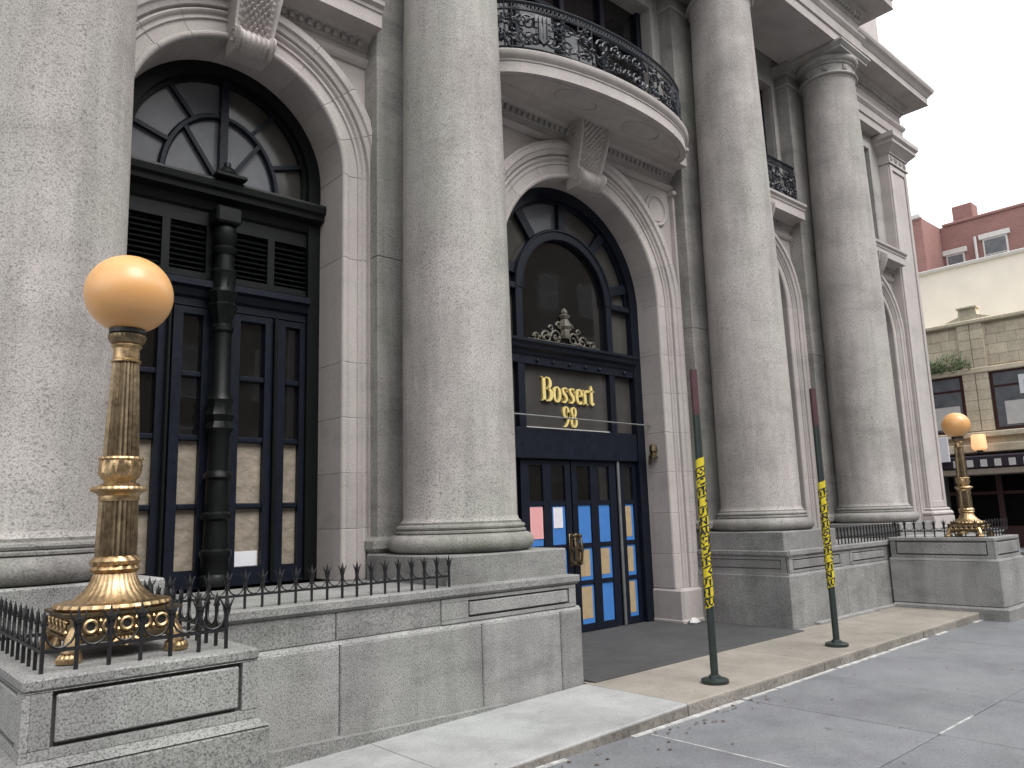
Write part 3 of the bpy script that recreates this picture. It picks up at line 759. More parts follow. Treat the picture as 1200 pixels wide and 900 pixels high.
for z0, z1, e0, e1 in ((9.021, 9.06, .03, .03), (9.061, 9.25, .0, .0), (9.251, 9.28, .03, .03), (9.281, 9.42, .03, .17), (9.421, 9.5, .18, .18), (9.501, 9.54, .19, .23), (9.541, 9.64, .23, .23)):
    vs = []
    for e, z in ((e0, z0), (e1, z1)):
        vs += [(x0 - e, YPIL - e, z), (x1 + e, YPIL - e, z), (x1 + e, YF + .4, z), (x0 - e, YF + .4, z)]
    mb.add(vs, [(0, 1, 5, 4), (1, 2, 6, 5), (2, 3, 7, 6), (3, 0, 4, 7), (4, 5, 6, 7), (3, 2, 1, 0)])
mb.build('pilaster_capital', 'lime', cp)
for k in range(4):
    ro = MB(); ro.lathe([(.004, .03), (.022, .03), (.03, .02), (.05, .022), (.06, .006), (.055, -.01)], n=10, mod=lambda t, i: 1 + (.16 * math.cos(5 * t) if i >= 3 else 0), cap=False)
    o = ro.build('rosette', 'limegrey', cp); o.location = (x0 + .12 + k * (x1 - x0 - .24) / 3, YPIL, 9.155); o.rotation_euler = (PI / 2, 0, 0)

# --- entablature -----------------------------------------------------
ent = [(0, 9.72), (0, 9.90), (.03, 9.905), (.03, 10.09), (.045, 10.10), (.085, 10.15), (.09, 10.20), (.01, 10.205), (.01, 10.46), (.03, 10.47), (.05, 10.50), (.05, 10.59), (.09, 10.60), (.14, 10.66), (.16, 10.72), (.50, 10.73), (.50, 10.74), (.485, 10.75), (.485, 10.90), (.50, 10.91), (.55, 10.98), (.60, 11.03), (.62, 11.08), (.62, 11.13), (0, 11.22)]
def entab(name, x0, x1, yf, yb, dz, left=True):
    e = empty(name, H); mb = MB(); vs = []
    for p, z in ent:
        z += dz; vs += [(x0 - p, yb, z), (x0 - p, yf - p, z), (x1 + p, yf - p, z), (x1 + p, yb, z)]
    fs = []
    for i in range(len(ent) - 1):
        for j in range(3): fs.append((i * 4 + j, i * 4 + j + 1, i * 4 + j + 5, i * 4 + j + 4))
    fs += [(3, 2, 1, 0)]; nlast = (len(ent) - 1) * 4; fs += [(nlast, nlast + 1, nlast + 2, nlast + 3)]
    mb.add(vs, fs); mb.build('moulded_beam', 'lime', e)
    dm = MB(); x = x0 + .02
    while x < x1 - .04: dm.box(x, x + .07, yf - .115, yf - .045, 10.505 + dz, 10.588 + dz); x += .115
    y = yf + .03
    while y < yb: dm.box(x1 + .045, x1 + .115, y, y + .07, 10.505 + dz, 10.588 + dz); y += .115
    o = dm.build('dentil_row', 'limegrey', e); o['kind'] = 'stuff'
    return e
entab('portico_entablature', .48, 13.83, 5.42, 6.45, 0)
entab('side_entablature', 13.6, XEND, YPIL + .02, 12, -.06)

# --- arched windows (bays 1, 3, 4) ------------------------------------
def ringpoly(cx, cz, r0, r1, a0, a1, n=24):
    o = [(cx + r1 * math.cos(a0 + (a1 - a0) * k / n), cz + r1 * math.sin(a0 + (a1 - a0) * k / n)) for k in range(n + 1)]
    i = [(cx + r0 * math.cos(a0 + (a1 - a0) * k / n), cz + r0 * math.sin(a0 + (a1 - a0) * k / n)) for k in range(n + 1)]
    return o, i
def ring_mesh(mb, cx, cz, r0, r1, a0, a1, y0, y1, n=24):
    o, i = ringpoly(cx, cz, r0, r1, a0, a1, n); m = n + 1
    vs = [(x, y0, z) for x, z in o] + [(x, y0, z) for x, z in i] + [(x, y1, z) for x, z in o] + [(x, y1, z) for x, z in i]
    fs = []
    for k in range(n): fs += [(k, k + 1, m + k + 1, m + k), (2 * m + k, 3 * m + k, 3 * m + k + 1, 2 * m + k + 1), (k, 2 * m + k, 2 * m + k + 1, k + 1), (m + k, m + k + 1, 3 * m + k + 1, 3 * m + k)]
    fs += [(0, m, 3 * m, 2 * m), (n, 2 * m + n, 3 * m + n, m + n)]
    return mb.add(vs, fs)
def bar(mb, p0, p1, w, y0, y1):
    d = Vector((p1[0] - p0[0], p1[1] - p0[1])).normalized(); q = Vector((-d.y, d.x)) * w / 2
    poly = [(p0[0] + q.x, p0[1] + q.y), (p0[0] - q.x, p0[1] - q.y), (p1[0] - q.x, p1[1] - q.y), (p1[0] + q.x, p1[1] + q.y)]
    return mb.prism(poly, y0, y1, 'y')
def arched_window(k, paper=True):
    cx, r, zs = ARCH[k]; Y = 7.10
    w = empty('arched_window', H, (cx, 0, 0)); zc = 4.72
    # outer arched frame
    mb = MB(); ring_mesh(mb, 0, zs, r - .13, r - .001, 0, PI, Y - .10, Y + .12, 32)
    mb.box(-r + .001, -r + .13, Y - .10, Y + .12, 1.04, zs); mb.box(r - .13, r - .001, Y - .10, Y + .12, 1.04, zs); mb.build('frame', 'black', w)
    mb = MB(); ring_mesh(mb, 0, zs, r - .17, r - .128, 0, PI, Y - .04, Y + .1, 32); mb.box(r - .17, r - .128, Y - .04, Y + .1, 4.7, zs); mb.box(-r + .128, -r + .17, Y - .04, Y + .1, 4.7, zs); mb.build('inner_bead', 'black', w)
    # fan light: outer panes, inner panes
    cz = 4.80; ro = r - .15; rr = .56; hc = zs - cz
    def outer(a):                                     # radius of the round-headed outline seen from the hub
        c, s = math.cos(a), math.sin(a)
        t = hc * s + math.sqrt(max(ro * ro - hc * hc * c * c, 0)); return min(t, ro / abs(c) if abs(c) > 1e-3 else 9)
    angs = [0, PI * .155, PI * .335, PI * .5, PI * .665, PI * .845, PI]
    for a, b in zip(angs, angs[1:]):
        A2 = [a + (b - a) * q / 8 for q in range(9)]
        poly = [(outer(t) * math.cos(t), cz + outer(t) * math.sin(t)) for t in A2] + [(rr * math.cos(t), cz + rr * math.sin(t) * 1.28) for t in reversed(A2)]
        MB().prism(poly, Y + .02, Y + .035, 'y').build('fan_pane', 'fanglass' if (a + b) / 2 > PI / 2 else 'ringglass', w)
    for a, b in ((0, PI * .27), (PI * .27, PI * .5), (PI * .5, PI * .73), (PI * .73, PI)):
        A2 = [a + (b - a) * q / 8 for q in range(9)]
        poly = [(0, cz)] + [(rr * math.cos(t), cz + rr * math.sin(t) * 1.28) for t in A2]
        MB().prism(poly, Y + .021, Y + .036, 'y').build('fan_pane', 'fanglass', w)
    mb = MB()
    pts = [(rr * math.cos(PI * q / 24), Y - .005, cz + 1.28 * rr * math.sin(PI * q / 24)) for q in range(25)]
    mb.tube(pts, .034, 6); mb.build('fan_arc', 'navy', w)
    mb = MB()
    for a in angs[1:-1]:
        if abs(a - PI / 2) < .01: continue
        bar(mb, (rr * math.cos(a), cz + 1.28 * rr * math.sin(a)), (outer(a) * math.cos(a), cz + outer(a) * math.sin(a)), .04, Y - .03, Y + .018)
    for a in (PI * .27, PI * .73): bar(mb, (0, cz), (rr * math.cos(a), cz + 1.28 * rr * math.sin(a)), .04, Y - .03, Y + .018)
    bar(mb, (0, cz), (0, zs + r - .1), .075, Y - .06, Y + .019); mb.build('fan_spoke', 'navy', w)
    # transom cornice
    mb = MB(); profile_run(mb, [(-.05, 4.36), (.02, 4.365), (.02, 4.50), (.05, 4.52), (.07, 4.60), (.16, 4.63), (.165, 4.68), (.20, 4.70), (.21, 4.76), (.20, 4.785), (-.05, 4.79)], -r + .004, r - .004, Y - .03); mb.build('transom_cornice', 'black', w)
    # louvres
    for a, b in ((-.88, -.53), (-.47, -.14), (.14, .47), (.53, .88)):
        lv = empty('louvre_panel', w) if False else None
        z = 3.93
        while z < 4.30:
            mb = MB(); mb.prism([(Y - .045, z), (Y - .038, z - .006), (Y + .03, z + .05), (Y + .024, z + .056)], a, b, 'x'); mb.build('louvre_slat', 'black', w); z += .052
    mb = MB()
    for x in (-.92, -.5, -.10, .10, .5, .92): mb.box(x - .035, x + .035, Y - .06, Y + .06, 3.88, 4.36)
    mb.box(-.96, .96, Y - .058, Y + .06, 3.84, 3.90); mb.box(-.96, .96, Y + .05, Y + .07, 3.86, 4.36); mb.build('louvre_frame', 'black', w)
    mb = MB(); profile_run(mb, [(-.03, 3.56), (.03, 3.57), (.03, 3.64), (.06, 3.66), (.09, 3.72), (.14, 3.74), (.14, 3.80), (-.03, 3.835)], -r + .13, r - .13, Y - .03); mb.build('louvre_sill', 'navy', w)
    # casement leaves
    zr = [1.17, 1.75, 2.36, 2.94, 3.54]
    for a, b in ((-.79, -.45), (-.40, -.06), (.13, .54), (.585, .90)):
        sw = .085
        mb = MB()
        mb.box(a, a + sw, Y - .055, Y + .03, 1.06, 3.56); mb.box(b - sw * .9, b, Y - .055, Y + .03, 1.06, 3.56)
        for z in zr[1:-1]: mb.cbox(a + sw, b - sw * .9, Y - .05, Y + .02, z - .026, z + .026, c=.01)
        mb.box(a + sw, b - sw * .9, Y - .054, Y + .03, 1.06, 1.20); mb.box(a + sw, b - sw * .9, Y - .054, Y + .03, 3.5, 3.56)
        mb.build('casement', 'navy', w)
        for q, (z0, z1) in enumerate(zip(zr, zr[1:])):
            box('pane', 'paper' if (q < 2 and paper) else 'glass', w, a + sw - .01, b - sw * .9 + .01, Y + .004, Y + .012, z0 + .02, z1 - .02)
    if k == 1: box('paper_patch', 'white', w, .19, .45, Y - .001, Y + .003, 1.205, 1.34)
    for x in (-.445, .555):
        mb = MB(); mb.tube([(x, Y - .09, 1.06), (x, Y - .09, 3.56)], .018, 8); mb.build('meeting_stile', 'black', w)
    mb = MB(); mb.box(-.96, .96, Y - .08, Y + .1, 1.042, 1.06); mb.build('sill_board', 'navy', w)
    mb = MB(); mb.box(-.96, .96, Y + .06, Y + .11, 1.05, 3.9); mb.build('backing', 'dark', w)
    # turned central colonnette
    mb = MB()
    pr = [(.13, 1.06), (.13, 1.14), (.115, 1.16), (.12, 1.30), (.135, 1.32), (.135, 1.36), (.11, 1.38), (.105, 1.62), (.13, 1.64), (.13, 1.68), (.105, 1.70), (.10, 1.98), (.125, 2.0), (.12, 2.03), (.095, 2.06), (.09, 2.36), (.10, 2.40), (.12, 2.44), (.10, 2.50), (.125, 2.56), (.10, 2.63), (.115, 2.70), (.085, 2.76), (.08, 3.32), (.10, 3.34), (.10, 3.38), (.08, 3.40), (.09, 3.48), (.125, 3.58), (.10, 3.60), (.13, 3.70), (.10, 3.74), (.11, 3.86), (.12, 3.90), (.09, 3.93), (.085, 4.06), (.115, 4.10), (.115, 4.13), (.08, 4.15), (.11, 4.22), (.10, 4.32), (.05, 4.37)]
    mb.lathe(pr, 0, Y - .16, n=24, mod=lambda t, i: 1 + (.08 * math.cos(8 * t) if i in (17, 18, 19, 20, 27, 28, 29, 30) else 0)); mb.build('colonnette', 'black', w)
    mb = MB(); mb.cbox(-.12, .12, Y - .27, Y - .05, 4.36, 4.52, c=.02); mb.build('colonnette_block', 'black', w); mb = MB(); mb.cbox(-.15, .15, Y - .30, Y - .05, 4.80, 4.84, c=.01); mb.lathe([(.09, 4.84), (.10, 4.87), (.07, 4.92), (.035, 4.95), (.03, 4.99)], 0, Y - .16, n=12); mb.build('colonnette_head', 'black', w)
    return w
arched_window(1); arched_window(3); arched_window(4)

# --- entrance ---------------------------------------------------------
EN = empty('entrance', H, (ARCH[2][0], 0, 0)); Y = 7.0; r2 = ARCH[2][1]; zs2 = ARCH[2][2]
mb = MB(); ring_mesh(mb, 0, zs2, r2 - .16, r2 - .001, 0, PI, Y - .10, Y + .14, 36)
for s in (-1, 1): mb.box(*sorted((s * (r2 - .16), s * (r2 - .001))), Y - .10, Y + .14, .095, zs2)
mb.build('frame', 'navy', EN)
mb = MB(); ring_mesh(mb, 0, zs2, r2 - .20, r2 - .158, 0, PI, Y - .04, Y + .1, 36); mb.build('inner_bead', 'navy', EN)
# arched light
ri = .84
mb = MB(); ring_mesh(mb, 0, 4.42, ri - .05, ri + .06, 0, PI, Y - .09, Y + .03, 32); mb.tube([((ri + .06) * math.cos(PI * q / 32), Y - .09, 4.42 + (ri + .06) * math.sin(PI * q / 32)) for q in range(33)], .022, 6)
mb.tube([((ri - .05) * math.cos(PI * q / 32), Y - .08, 4.42 + (ri - .05) * math.sin(PI * q / 32)) for q in range(33)], .018, 6)
for s in (-1, 1): mb.box(*sorted((s * (ri - .05), s * (ri + .06))), Y - .082, Y + .03, 2.646, 4.42)
mb.build('inner_arch', 'navy', EN)
poly = [(ri * math.cos(PI * q / 24), 4.42 + ri * math.sin(PI * q / 24)) for q in range(25)] + [(-ri, 3.70), (ri, 3.70)]
MB().prism(poly, Y - .012, Y + .002, 'y').build('arched_pane', 'glass', EN)
angs = [0, R(14), R(52), R(90), R(128), R(166), PI]
for i, (a, b) in enumerate(zip(angs, angs[1:])):
    A2 = [a + (b - a) * q / 8 for q in range(9)]
    poly = [((r2 - .17) * math.cos(t), 4.44 + (r2 - .17) * math.sin(t)) for t in A2] + [((ri + .03) * math.cos(t), 4.44 + (ri + .03) * math.sin(t)) for t in reversed(A2)]
    MB().prism(poly, Y + .003, Y + .018, 'y').build('fan_pane', 'fanglass' if i == 3 else 'ringglass', EN)
for a in angs[1:-1]:
    mb = MB(); bar(mb, ((ri + .05) * math.cos(a), 4.43 + (ri + .05) * math.sin(a)), ((r2 - .17) * math.cos(a), 4.43 + (r2 - .17) * math.sin(a)), .13, Y - .07, Y + .002)
    mb.build('fan_spoke', 'navy', EN)
for s in (-1, 1):
    mb = MB(); mb.cbox(*sorted((s * (ri + .04), s * (r2 - .17))), Y - .10, Y + .0, 4.38, 4.47, c=.015); mb.build('impost', 'navy', EN)
    box('side_pane', 'ringglass', EN, *sorted((s * (ri + .06), s * (r2 - .16))), Y - .004, Y + .008, 3.70, 4.42)
    box('side_pane', 'signglass', EN, *sorted((s * (ri + .06), s * (r2 - .16))), Y - .004, Y + .008, 2.66, 3.45)
# transom cornice with studs
mb = MB(); profile_run(mb, [(-.02, 3.44), (.03, 3.445), (.03, 3.54), (.05, 3.56), (.06, 3.60), (.11, 3.63), (.12, 3.68), (.15, 3.70), (.15, 3.735), (.06, 3.76), (-.02, 3.765)], -r2 + .16, r2 - .16, Y - .06); mb.build('transom_cornice', 'navy', EN)
for x in (-1.1, -.58, -.3, 0, .3, .58, 1.1):
    ro = MB(); ro.lathe([(.003, .028), (.016, .024), (.026, .01), (.026, -.004)], n=10, cap=False); o = ro.build('stud', 'navy', EN, (x, Y - .09, 3.495)); o.rotation_euler = (PI / 2, 0, 0)
box('sign_pane', 'signglass', EN, -ri + .05, ri - .05, Y - .012, Y, 2.66, 3.46)
box('sign_sill', 'pale', EN, -ri + .05, ri - .05, Y - .04, Y - .013, 2.652, 2.664)
mb = MB(); mb.cbox(-r2 + .16, r2 - .16, Y - .09, Y + .05, 2.26, 2.645, c=.012); mb.build('lintel', 'navy', EN)
mb = MB(); mb.tube([(-1.45, Y - .2, 2.78), (1.45, Y - .2, 2.765)], .011, 6); mb.build('tie_rod', 'steel', EN)
# gilded scrollwork (cartouche) inside the arched light
mb = MB(); yy = Y - .03
for s in (-1, 1):
    for (x0, z0, rr, n_) in ((.16, 3.86, .10, 20), (.34, 3.84, .09, 20), (.52, 3.82, .06, 18), (.10, 4.02, .06, 16), (.25, 3.97, .045, 14)):
        mb.tube([(s * (x0 + rr * (1 - q / (n_ + 4)) * math.cos(q * .45)), yy, z0 + rr * (1 - q / (n_ + 4)) * math.sin(q * .45)) for q in range(n_)], [.017 - q * .0005 for q in range(n_)], 5)
    for q in range(7):
        x = s * random.uniform(.05, .6); z = 3.80 + random.uniform(0, .13) * (1 - abs(x)); mb.lathe([(.004, z - .03), (.025, z - .01), (.025, z + .012), (.004, z + .03)], x, yy, n=7, cap=False)
mb.lathe([(.05, 3.86), (.07, 3.92), (.06, 3.98), (.085, 4.02), (.07, 4.08), (.05, 4.12), (.075, 4.15), (.08, 4.17), (.04, 4.19), (.05, 4.22), (.02, 4.27)], 0, yy, n=14, mod=lambda t, i: 1 + .08 * math.cos(6 * t))
mb.tube([(-.66, yy, 3.785), (.66, yy, 3.785)], .012, 5)
mb.build('scrollwork', plain('pale_gilt_scroll', (.13, .12, .095), .55, .3, 30), EN)
# door leaves and side lights
def door_leaf(name, cols, x0, x1, fills, y=Y, pull=None):
    d = empty(name, EN) if False else EN
    rows = [(.20, .69), (.735, 1.15), (1.20, 1.69), (1.745, 2.19)]
    mb = MB(); e = [x0] + [v for c in cols for v in c] + [x1]
    for a, b in zip(e[::2], e[1::2]): mb.box(a, b, y - .03, y + .03, .115, 2.25)
    for (a, b) in cols:
        zz = [.115] + [v for rr in rows for v in rr] + [2.25]
        for z0, z1 in zip(zz[::2], zz[1::2]): mb.box(a, b, y - .026, y + .026, z0, z1)
    mb.build(name, 'navy', EN)
    for ci, (a, b) in enumerate(cols):
        for ri_, (z0, z1) in enumerate(rows):
            f = fills[ci][ri_]
            box('pane', 'glass', EN, a - .005, b + .005, y - .006, y + .002, z0 - .005, z1 + .005)
            if f == 'b': box('blue_masking', 'blue', EN, a + .004, b - .004, y - .010, y - .0065, z0 + .004, z1 - .004)
            if f == 'k':
                box('blue_masking', 'blue', EN, a + .004, b - .004, y - .010, y - .0065, z0 + .004, z1 - .004)
                j = random.uniform(-.008, .008); box('kraft_sheet', 'kraft', EN, a + .018, b - .045 + j, y - .0125, y - .0105, z0 + .06 + j, z1 - .03)
C0 = 0.0
door_leaf('door_leaf', [(.11, .36), (.50, .735)], .012, .87, [('k', 'k', 'b', 0), ('b', 'k', 'b', 0)])
door_leaf('door_leaf', [(-.735, -.50), (-.36, -.11)], -.87, -.012, [('b', 'k', 'b', 0), ('b', 'b', 'b', 0)])
door_leaf('side_light', [(1.035, 1.225)], .93, 1.30, [('k', 'k', 'k', 0)])
door_leaf('side_light', [(-1.225, -1.035)], -1.30, -.93, [('k', 'k', 'k', 0)])
mb = MB(); mb.tube([(.90, Y - .05, .12), (.90, Y - .05, 2.26)], .022, 8); mb.build('door_post', 'steel', EN)
box('backing', 'dark', EN, -1.3, 1.3, Y + .06, Y + .1, .1, 2.3)
for s in (-1, 1):                                     # ornate pulls
    mb = MB(); x = s * .055
    mb.cbox(x - .035, x + .035, Y - .045, Y - .031, .93, 1.33, c=.006)
    mb.tube([(x, Y - .05, .97), (x, Y - .11, 1.0), (x, Y - .12, 1.12), (x, Y - .11, 1.26), (x, Y - .05, 1.3)], [.016, .016, .022, .016, .016], 8)
    for z in (.97, 1.13, 1.3): mb.lathe([(.006, z - .03), (.03, z - .01), (.03, z + .01), (.006, z + .03)], x, Y - .09, n=10, cap=False)
    mb.build('door_pull', 'brassdark', EN)
# lettering
def cat(pts, n=8):
    P = [pts[0]] + pts + [pts[-1]]; out = []
    for i in range(1, len(P) - 2):
        p0, p1, p2, p3 = P[i - 1], P[i], P[i + 1], P[i + 2]
        for q in range(n):
            t = q / n; out.append(tuple(.5 * ((2 * b) + (c - a) * t + (2 * a - 5 * b + 4 * c - d) * t * t + (3 * b - a - 3 * c + d) * t ** 3) for a, b, c, d in zip(p0, p1, p2, p3)))
    out.append(tuple(pts[-1])); return out
def ribbon(mb, pts, y0, y1, ox, oz, sc):
    """pts: (x,z,width)"""
    n = len(pts); L, Rr = [], []
    for i, (x, z, w) in enumerate(pts):
        a = pts[max(i - 1, 0)]; b = pts[min(i + 1, n - 1)]
        d = Vector((b[0] - a[0], b[1] - a[1])); d = d.normalized() if d.length else Vector((1, 0)); q = Vector((-d.y, d.x)) * w / 2
        L.append((ox + (x + q.x) * sc, oz + (z + q.y) * sc)); Rr.append((ox + (x - q.x) * sc, oz + (z - q.y) * sc))
    vs = [(x, y0, z) for x, z in L] + [(x, y0, z) for x, z in Rr] + [(x, y1, z) for x, z in L] + [(x, y1, z) for x, z in Rr]
    fs = []
    for i in range(n - 1): fs += [(i, i + 1, n + i + 1, n + i), (2 * n + i, 3 * n + i, 3 * n + i + 1, 2 * n + i + 1), (i, 2 * n + i, 2 * n + i + 1, i + 1), (n + i, n + i + 1, 3 * n + i + 1, 3 * n + i)]
    fs += [(0, n, 3 * n, 2 * n), (n - 1, 3 * n - 1, 4 * n - 1, 2 * n - 1)]
    mb.add(vs, fs)
def ell(cx, cz, rx, rz, a0, a1, thick, thin, n=28):
    o = []
    for k in range(n + 1):
        a = R(a0 + (a1 - a0) * k / n); o.append((cx + rx * math.cos(a), cz + rz * math.sin(a), thin + (thick - thin) * abs(math.cos(a)) ** 1.5))
    return o
TK, TN = .15, .05
def seg(x0, z0, x1, z1, w): return [(x0, z0, w), (x1, z1, w)]
GL = {
 'B': (.62, [seg(.14, 0, .14, 1, .17), seg(.0, .975, .34, .975, TN), seg(0, .025, .36, .025, TN), seg(.2, .53, .36, .53, TN), ell(.33, .752, .17, .222, 90, -90, .16, TN), ell(.34, .277, .21, .252, 90, -90, .17, TN)]),
 'o': (.50, [ell(.25, .32, .165, .305, 0, 360, TK, TN)]),
 's': (.42, [cat([(.345, .50, .05), (.33, .57, .05), (.22, .625, .05), (.11, .55, .10), (.14, .42, .13), (.25, .30, .14), (.30, .17, .12), (.24, .05, .06), (.17, .02, .05), (.07, .07, .05), (.05, .18, .04)]), seg(.345, .63, .345, .45, .03), seg(.055, .19, .055, .01, .03)]),
 'e': (.45, [ell(.24, .32, .155, .305, 5, 318, TK, TN), seg(.12, .345, .40, .345, .05)]),
 'r': (.38, [seg(.13, 0, .13, .63, .145), seg(.0, .022, .28, .022, .045), seg(0, .61, .13, .61, .05), cat([(.17, .46, .05), (.23, .57, .06), (.30, .60, .09), (.33, .53, .11)])]),
 't': (.34, [cat([(.15, .85, .03), (.15, .72, .12), (.15, .6, .145), (.15, .15, .145), (.17, .05, .11), (.24, .03, .05), (.31, .10, .04)]), seg(.0, .60, .31, .60, .05)]),
 '9': (.52, [ell(.24, .70, .155, .275, 0, 360, .15, TN), cat([(.385, .72, .16), (.39, .5, .15), (.33, .25, .11), (.22, .06, .07), (.06, .0, .04)])]),
 '8': (.52, [ell(.25, .75, .135, .225, 0, 360, .12, TN), ell(.25, .27, .165, .25, 0, 360, .14, TN)]),
}
def word(txt, x, z, sc, sx=1.0):
    for ch in txt:
        adv, strokes = GL[ch]; mb = MB()
        for st in strokes: ribbon(mb, st, Y - .045, Y - .015, x, z, sc)
        mb.build('letter', 'gold', EN); x += adv * sc * sx
    return x
wB = sum(GL[c][0] for c in 'Bossert'); sc = .315
word('Bossert', -wB * sc / 2 + .02, 3.00, sc)
word('98', -.52 * .33 * .99 + .06, 2.655 + .03, .27)

# wall bell fixture on the entrance jamb
wf = MB(); wf.lathe([(.002, 0), (.06, .01), (.06, .03), (.03, .05), (.03, .08), (.055, .10), (.05, .17), (.02, .20)], n=14); wf.tube([(0, 0, .12), (.0, .06, .04), (.02, .09, -.08)], .018, 6)
o = wf.build('wall_bracket', 'brassdark', H); o.location = (8.60, 6.72, 2.30)

# ------------------------------------------------------------------ notices on the doors
def sheet(name, mat, x0, x1, z0, z1, label, y):
    mb = MB(); n = 6; vs = []
    for j in range(2):
        for k in range(n + 1):
            u = k / n; vs.append((x0 + (x1 - x0) * u, y - .002 * math.sin(PI * u) , z0 if j == 0 else z1))
    vs += [(v[0], v[1] + .001, v[2]) for v in vs]; m = 2 * (n + 1)
    fs = [(k, k + 1, n + 2 + k, n + 1 + k) for k in range(n)] + [(m + k, m + n + 1 + k, m + n + 2 + k, m + k + 1) for k in range(n)] + [(k, m + k, m + k + 1, k + 1) for k in range(n)] + [(n + 1 + k, n + 2 + k, m + n + 2 + k, m + n + 1 + k) for k in range(n)] + [(0, n + 1, m + n + 1, m), (n, m + n, m + 2 * n + 1, 2 * n + 1)]
    mb.add(vs, fs); return tag(mb.build(name, mat), label, 'notice')
sheet('paper_notice', 'pink', 7.2 - .728, 7.2 - .508, 1.29, 1.675, 'pink printed notice taped inside a door pane', Y - .016)
sheet('paper_notice', 'notice', 7.2 - .325, 7.2 - .165, 1.41, 1.665, 'white printed notice taped over blue masking on a door pane', Y - .016)

# ------------------------------------------------------------------ lamps
def flute(n, d): return lambda t, i: 1 - d * (abs(math.cos(n * t / 2)) ** 1.6)
def lamp(loc, label, size=1.0):
    L = tag(empty('globe_lamp', None, loc), label, 'lamp', 'gilt globe lamps flanking the entrance')
    hw = .245
    for sx in (-1, 1):
        for sy in (-1, 1):
            mb = MB(); x, y = sx * .225, sy * .225
            mb.tube([(x - sx * .03, y - sy * .03, .12), (x, y, .085), (x + sx * .005, y + sy * .005, .04)], [.045, .036, .04], 8)
            for q in range(4):                         # toes
                a = math.atan2(sy, sx) + (q - 1.5) * .42
                cx_, cy_ = x + .045 * math.cos(a), y + .045 * math.sin(a)
                mb.lathe([(.004, .0), (.018, .004), (.022, .02), (.015, .036), (.004, .042)], cx_, cy_, n=8, cap=False)
            mb.lathe([(.045, 0), (.05, .012), (.045, .04), (.02, .055)], x, y, n=10)
            mb.build('paw_foot', 'brass', L)
    def oct_(h, c): return [(-h, -h + c), (-h + c, -h), (h - c, -h), (h, -h + c), (h, h - c), (h - c, h), (-h + c, h), (-h, h - c)]
    mb = MB()
    for z0, z1, h0, h1 in ((.075, .085, .22, .235), (.085, .105, .235, .255), (.105, .112, .255, .24), (.112, .185, .24, .24), (.185, .19, .24, .255), (.19, .205, .255, .26)):
        a = oct_(h0, .05); b = oct_(h1, .05); vs = [(x, y, z0) for x, y in a] + [(x, y, z1) for x, y in b]
        mb.add(vs, [(k, (k + 1) % 8, 8 + (k + 1) % 8, 8 + k) for k in range(8)] + [tuple(range(8))[::-1], tuple(range(8, 16))])
    base = mb.build('base_box', 'brassdark', L)
    for f in range(4):                                 # rings on each face; dark discs paint the shade of the openings
        mb = MB(); hb = MB(); ca, sa = math.cos(f * PI / 2), math.sin(f * PI / 2)
        for q in range(5):
            u = -.155 + .0775 * q
            P = [(u + .026 * math.cos(t * PI / 6), -.246, .148 + .026 * math.sin(t * PI / 6)) for t in range(12)]
            mb.tube([(x * ca - y * sa, x * sa + y * ca, z) for x, y, z in P], .0075, 5, closed=True)
            D = [(u + .021 * math.cos(t * PI / 6), -.2425, .148 + .021 * math.sin(t * PI / 6)) for t in range(12)]
            hb.add([(x * ca - y * sa, x * sa + y * ca, z) for x, y, z in D], [tuple(range(12))])
            for v in (-.03, .03):
                c_ = (u + .039, -.247, .148 + v * .7); x, y, z = c_
                mb.lathe([(.003, z - .01), (.011, z), (.003, z + .01)], x * ca - y * sa, x * sa + y * ca, n=6, cap=False)
        mb.build('grille', 'brass', base); hb.build('grille_dark_disc', 'dark', base)
    for f in range(4):                                 # shell drops under the box
        a = f * PI / 2; mb = MB()
        for q in range(5):
            t = (q - 2) * .35; x, y = .03 * (q - 2), -.235
            mb.tube([(x * .5 * math.cos(a) - y * math.sin(a), x * .5 * math.sin(a) + y * math.cos(a), .09), (x * math.cos(a) - (y - .01) * math.sin(a), x * math.sin(a) + (y - .01) * math.cos(a), .05 + .006 * abs(q - 2))], [.008, .013], 6)
        mb.build('shell_drop', 'brass', base)
    mb = MB(); mb.lathe([(.20, .206), (.262, .208), (.272, .218), (.265, .232), (.24, .238)], n=96, mod=lambda t, i: 1 + (.018 * math.cos(32 * t) if 1 <= i <= 3 else 0)); mb.build('leaf_rim', 'brass', L)
    mb = MB(); mb.lathe([(.235, .238), (.205, .252), (.17, .275), (.145, .30), (.125, .33), (.113, .36)], n=128, mod=flute(32, .03)); mb.build('bell_foot', 'brass', L)
    mb = MB(); mb.lathe([(.108, .36), (.12, .366), (.132, .38), (.118, .395), (.128, .402), (.134, .418), (.122, .432), (.112, .44)], n=96, mod=lambda t, i: 1 + .03 * math.cos(14 * t + i * 1.3)); mb.build('knotted_band', 'brass', L)
    mb = MB(); mb.lathe([(.112, .44), (.114, .455), (.107, .69), (.106, .70)], n=144, mod=flute(24, .09)); mb.build('lower_shaft', 'brassdark', L)
    mb = MB(); mb.lathe([(.108, .70), (.112, .712), (.110, .725), (.122, .738), (.150, .748), (.154, .757), (.146, .768), (.12, .772), (.108, .782), (.085, .79)], n=96, mod=lambda t, i: 1 + (.02 * math.cos(28 * t) if 4 <= i <= 6 else 0)); mb.build('flange', 'brass', L)
    mb = MB(); mb.lathe([(.085, .79), (.088, .80), (.105, .815), (.115, .835), (.116, .875), (.112, .895), (.122, .903), (.118, .912), (.1, .915)], n=96, mod=lambda t, i: 1 + (.035 * math.cos(9 * t + i * 1.9) + .02 * math.cos(21 * t - i) if 2 <= i <= 5 else (.025 * math.cos(20 * t) if i in (6, 7) else 0))); mb.build('ornate_band', 'brass', L)
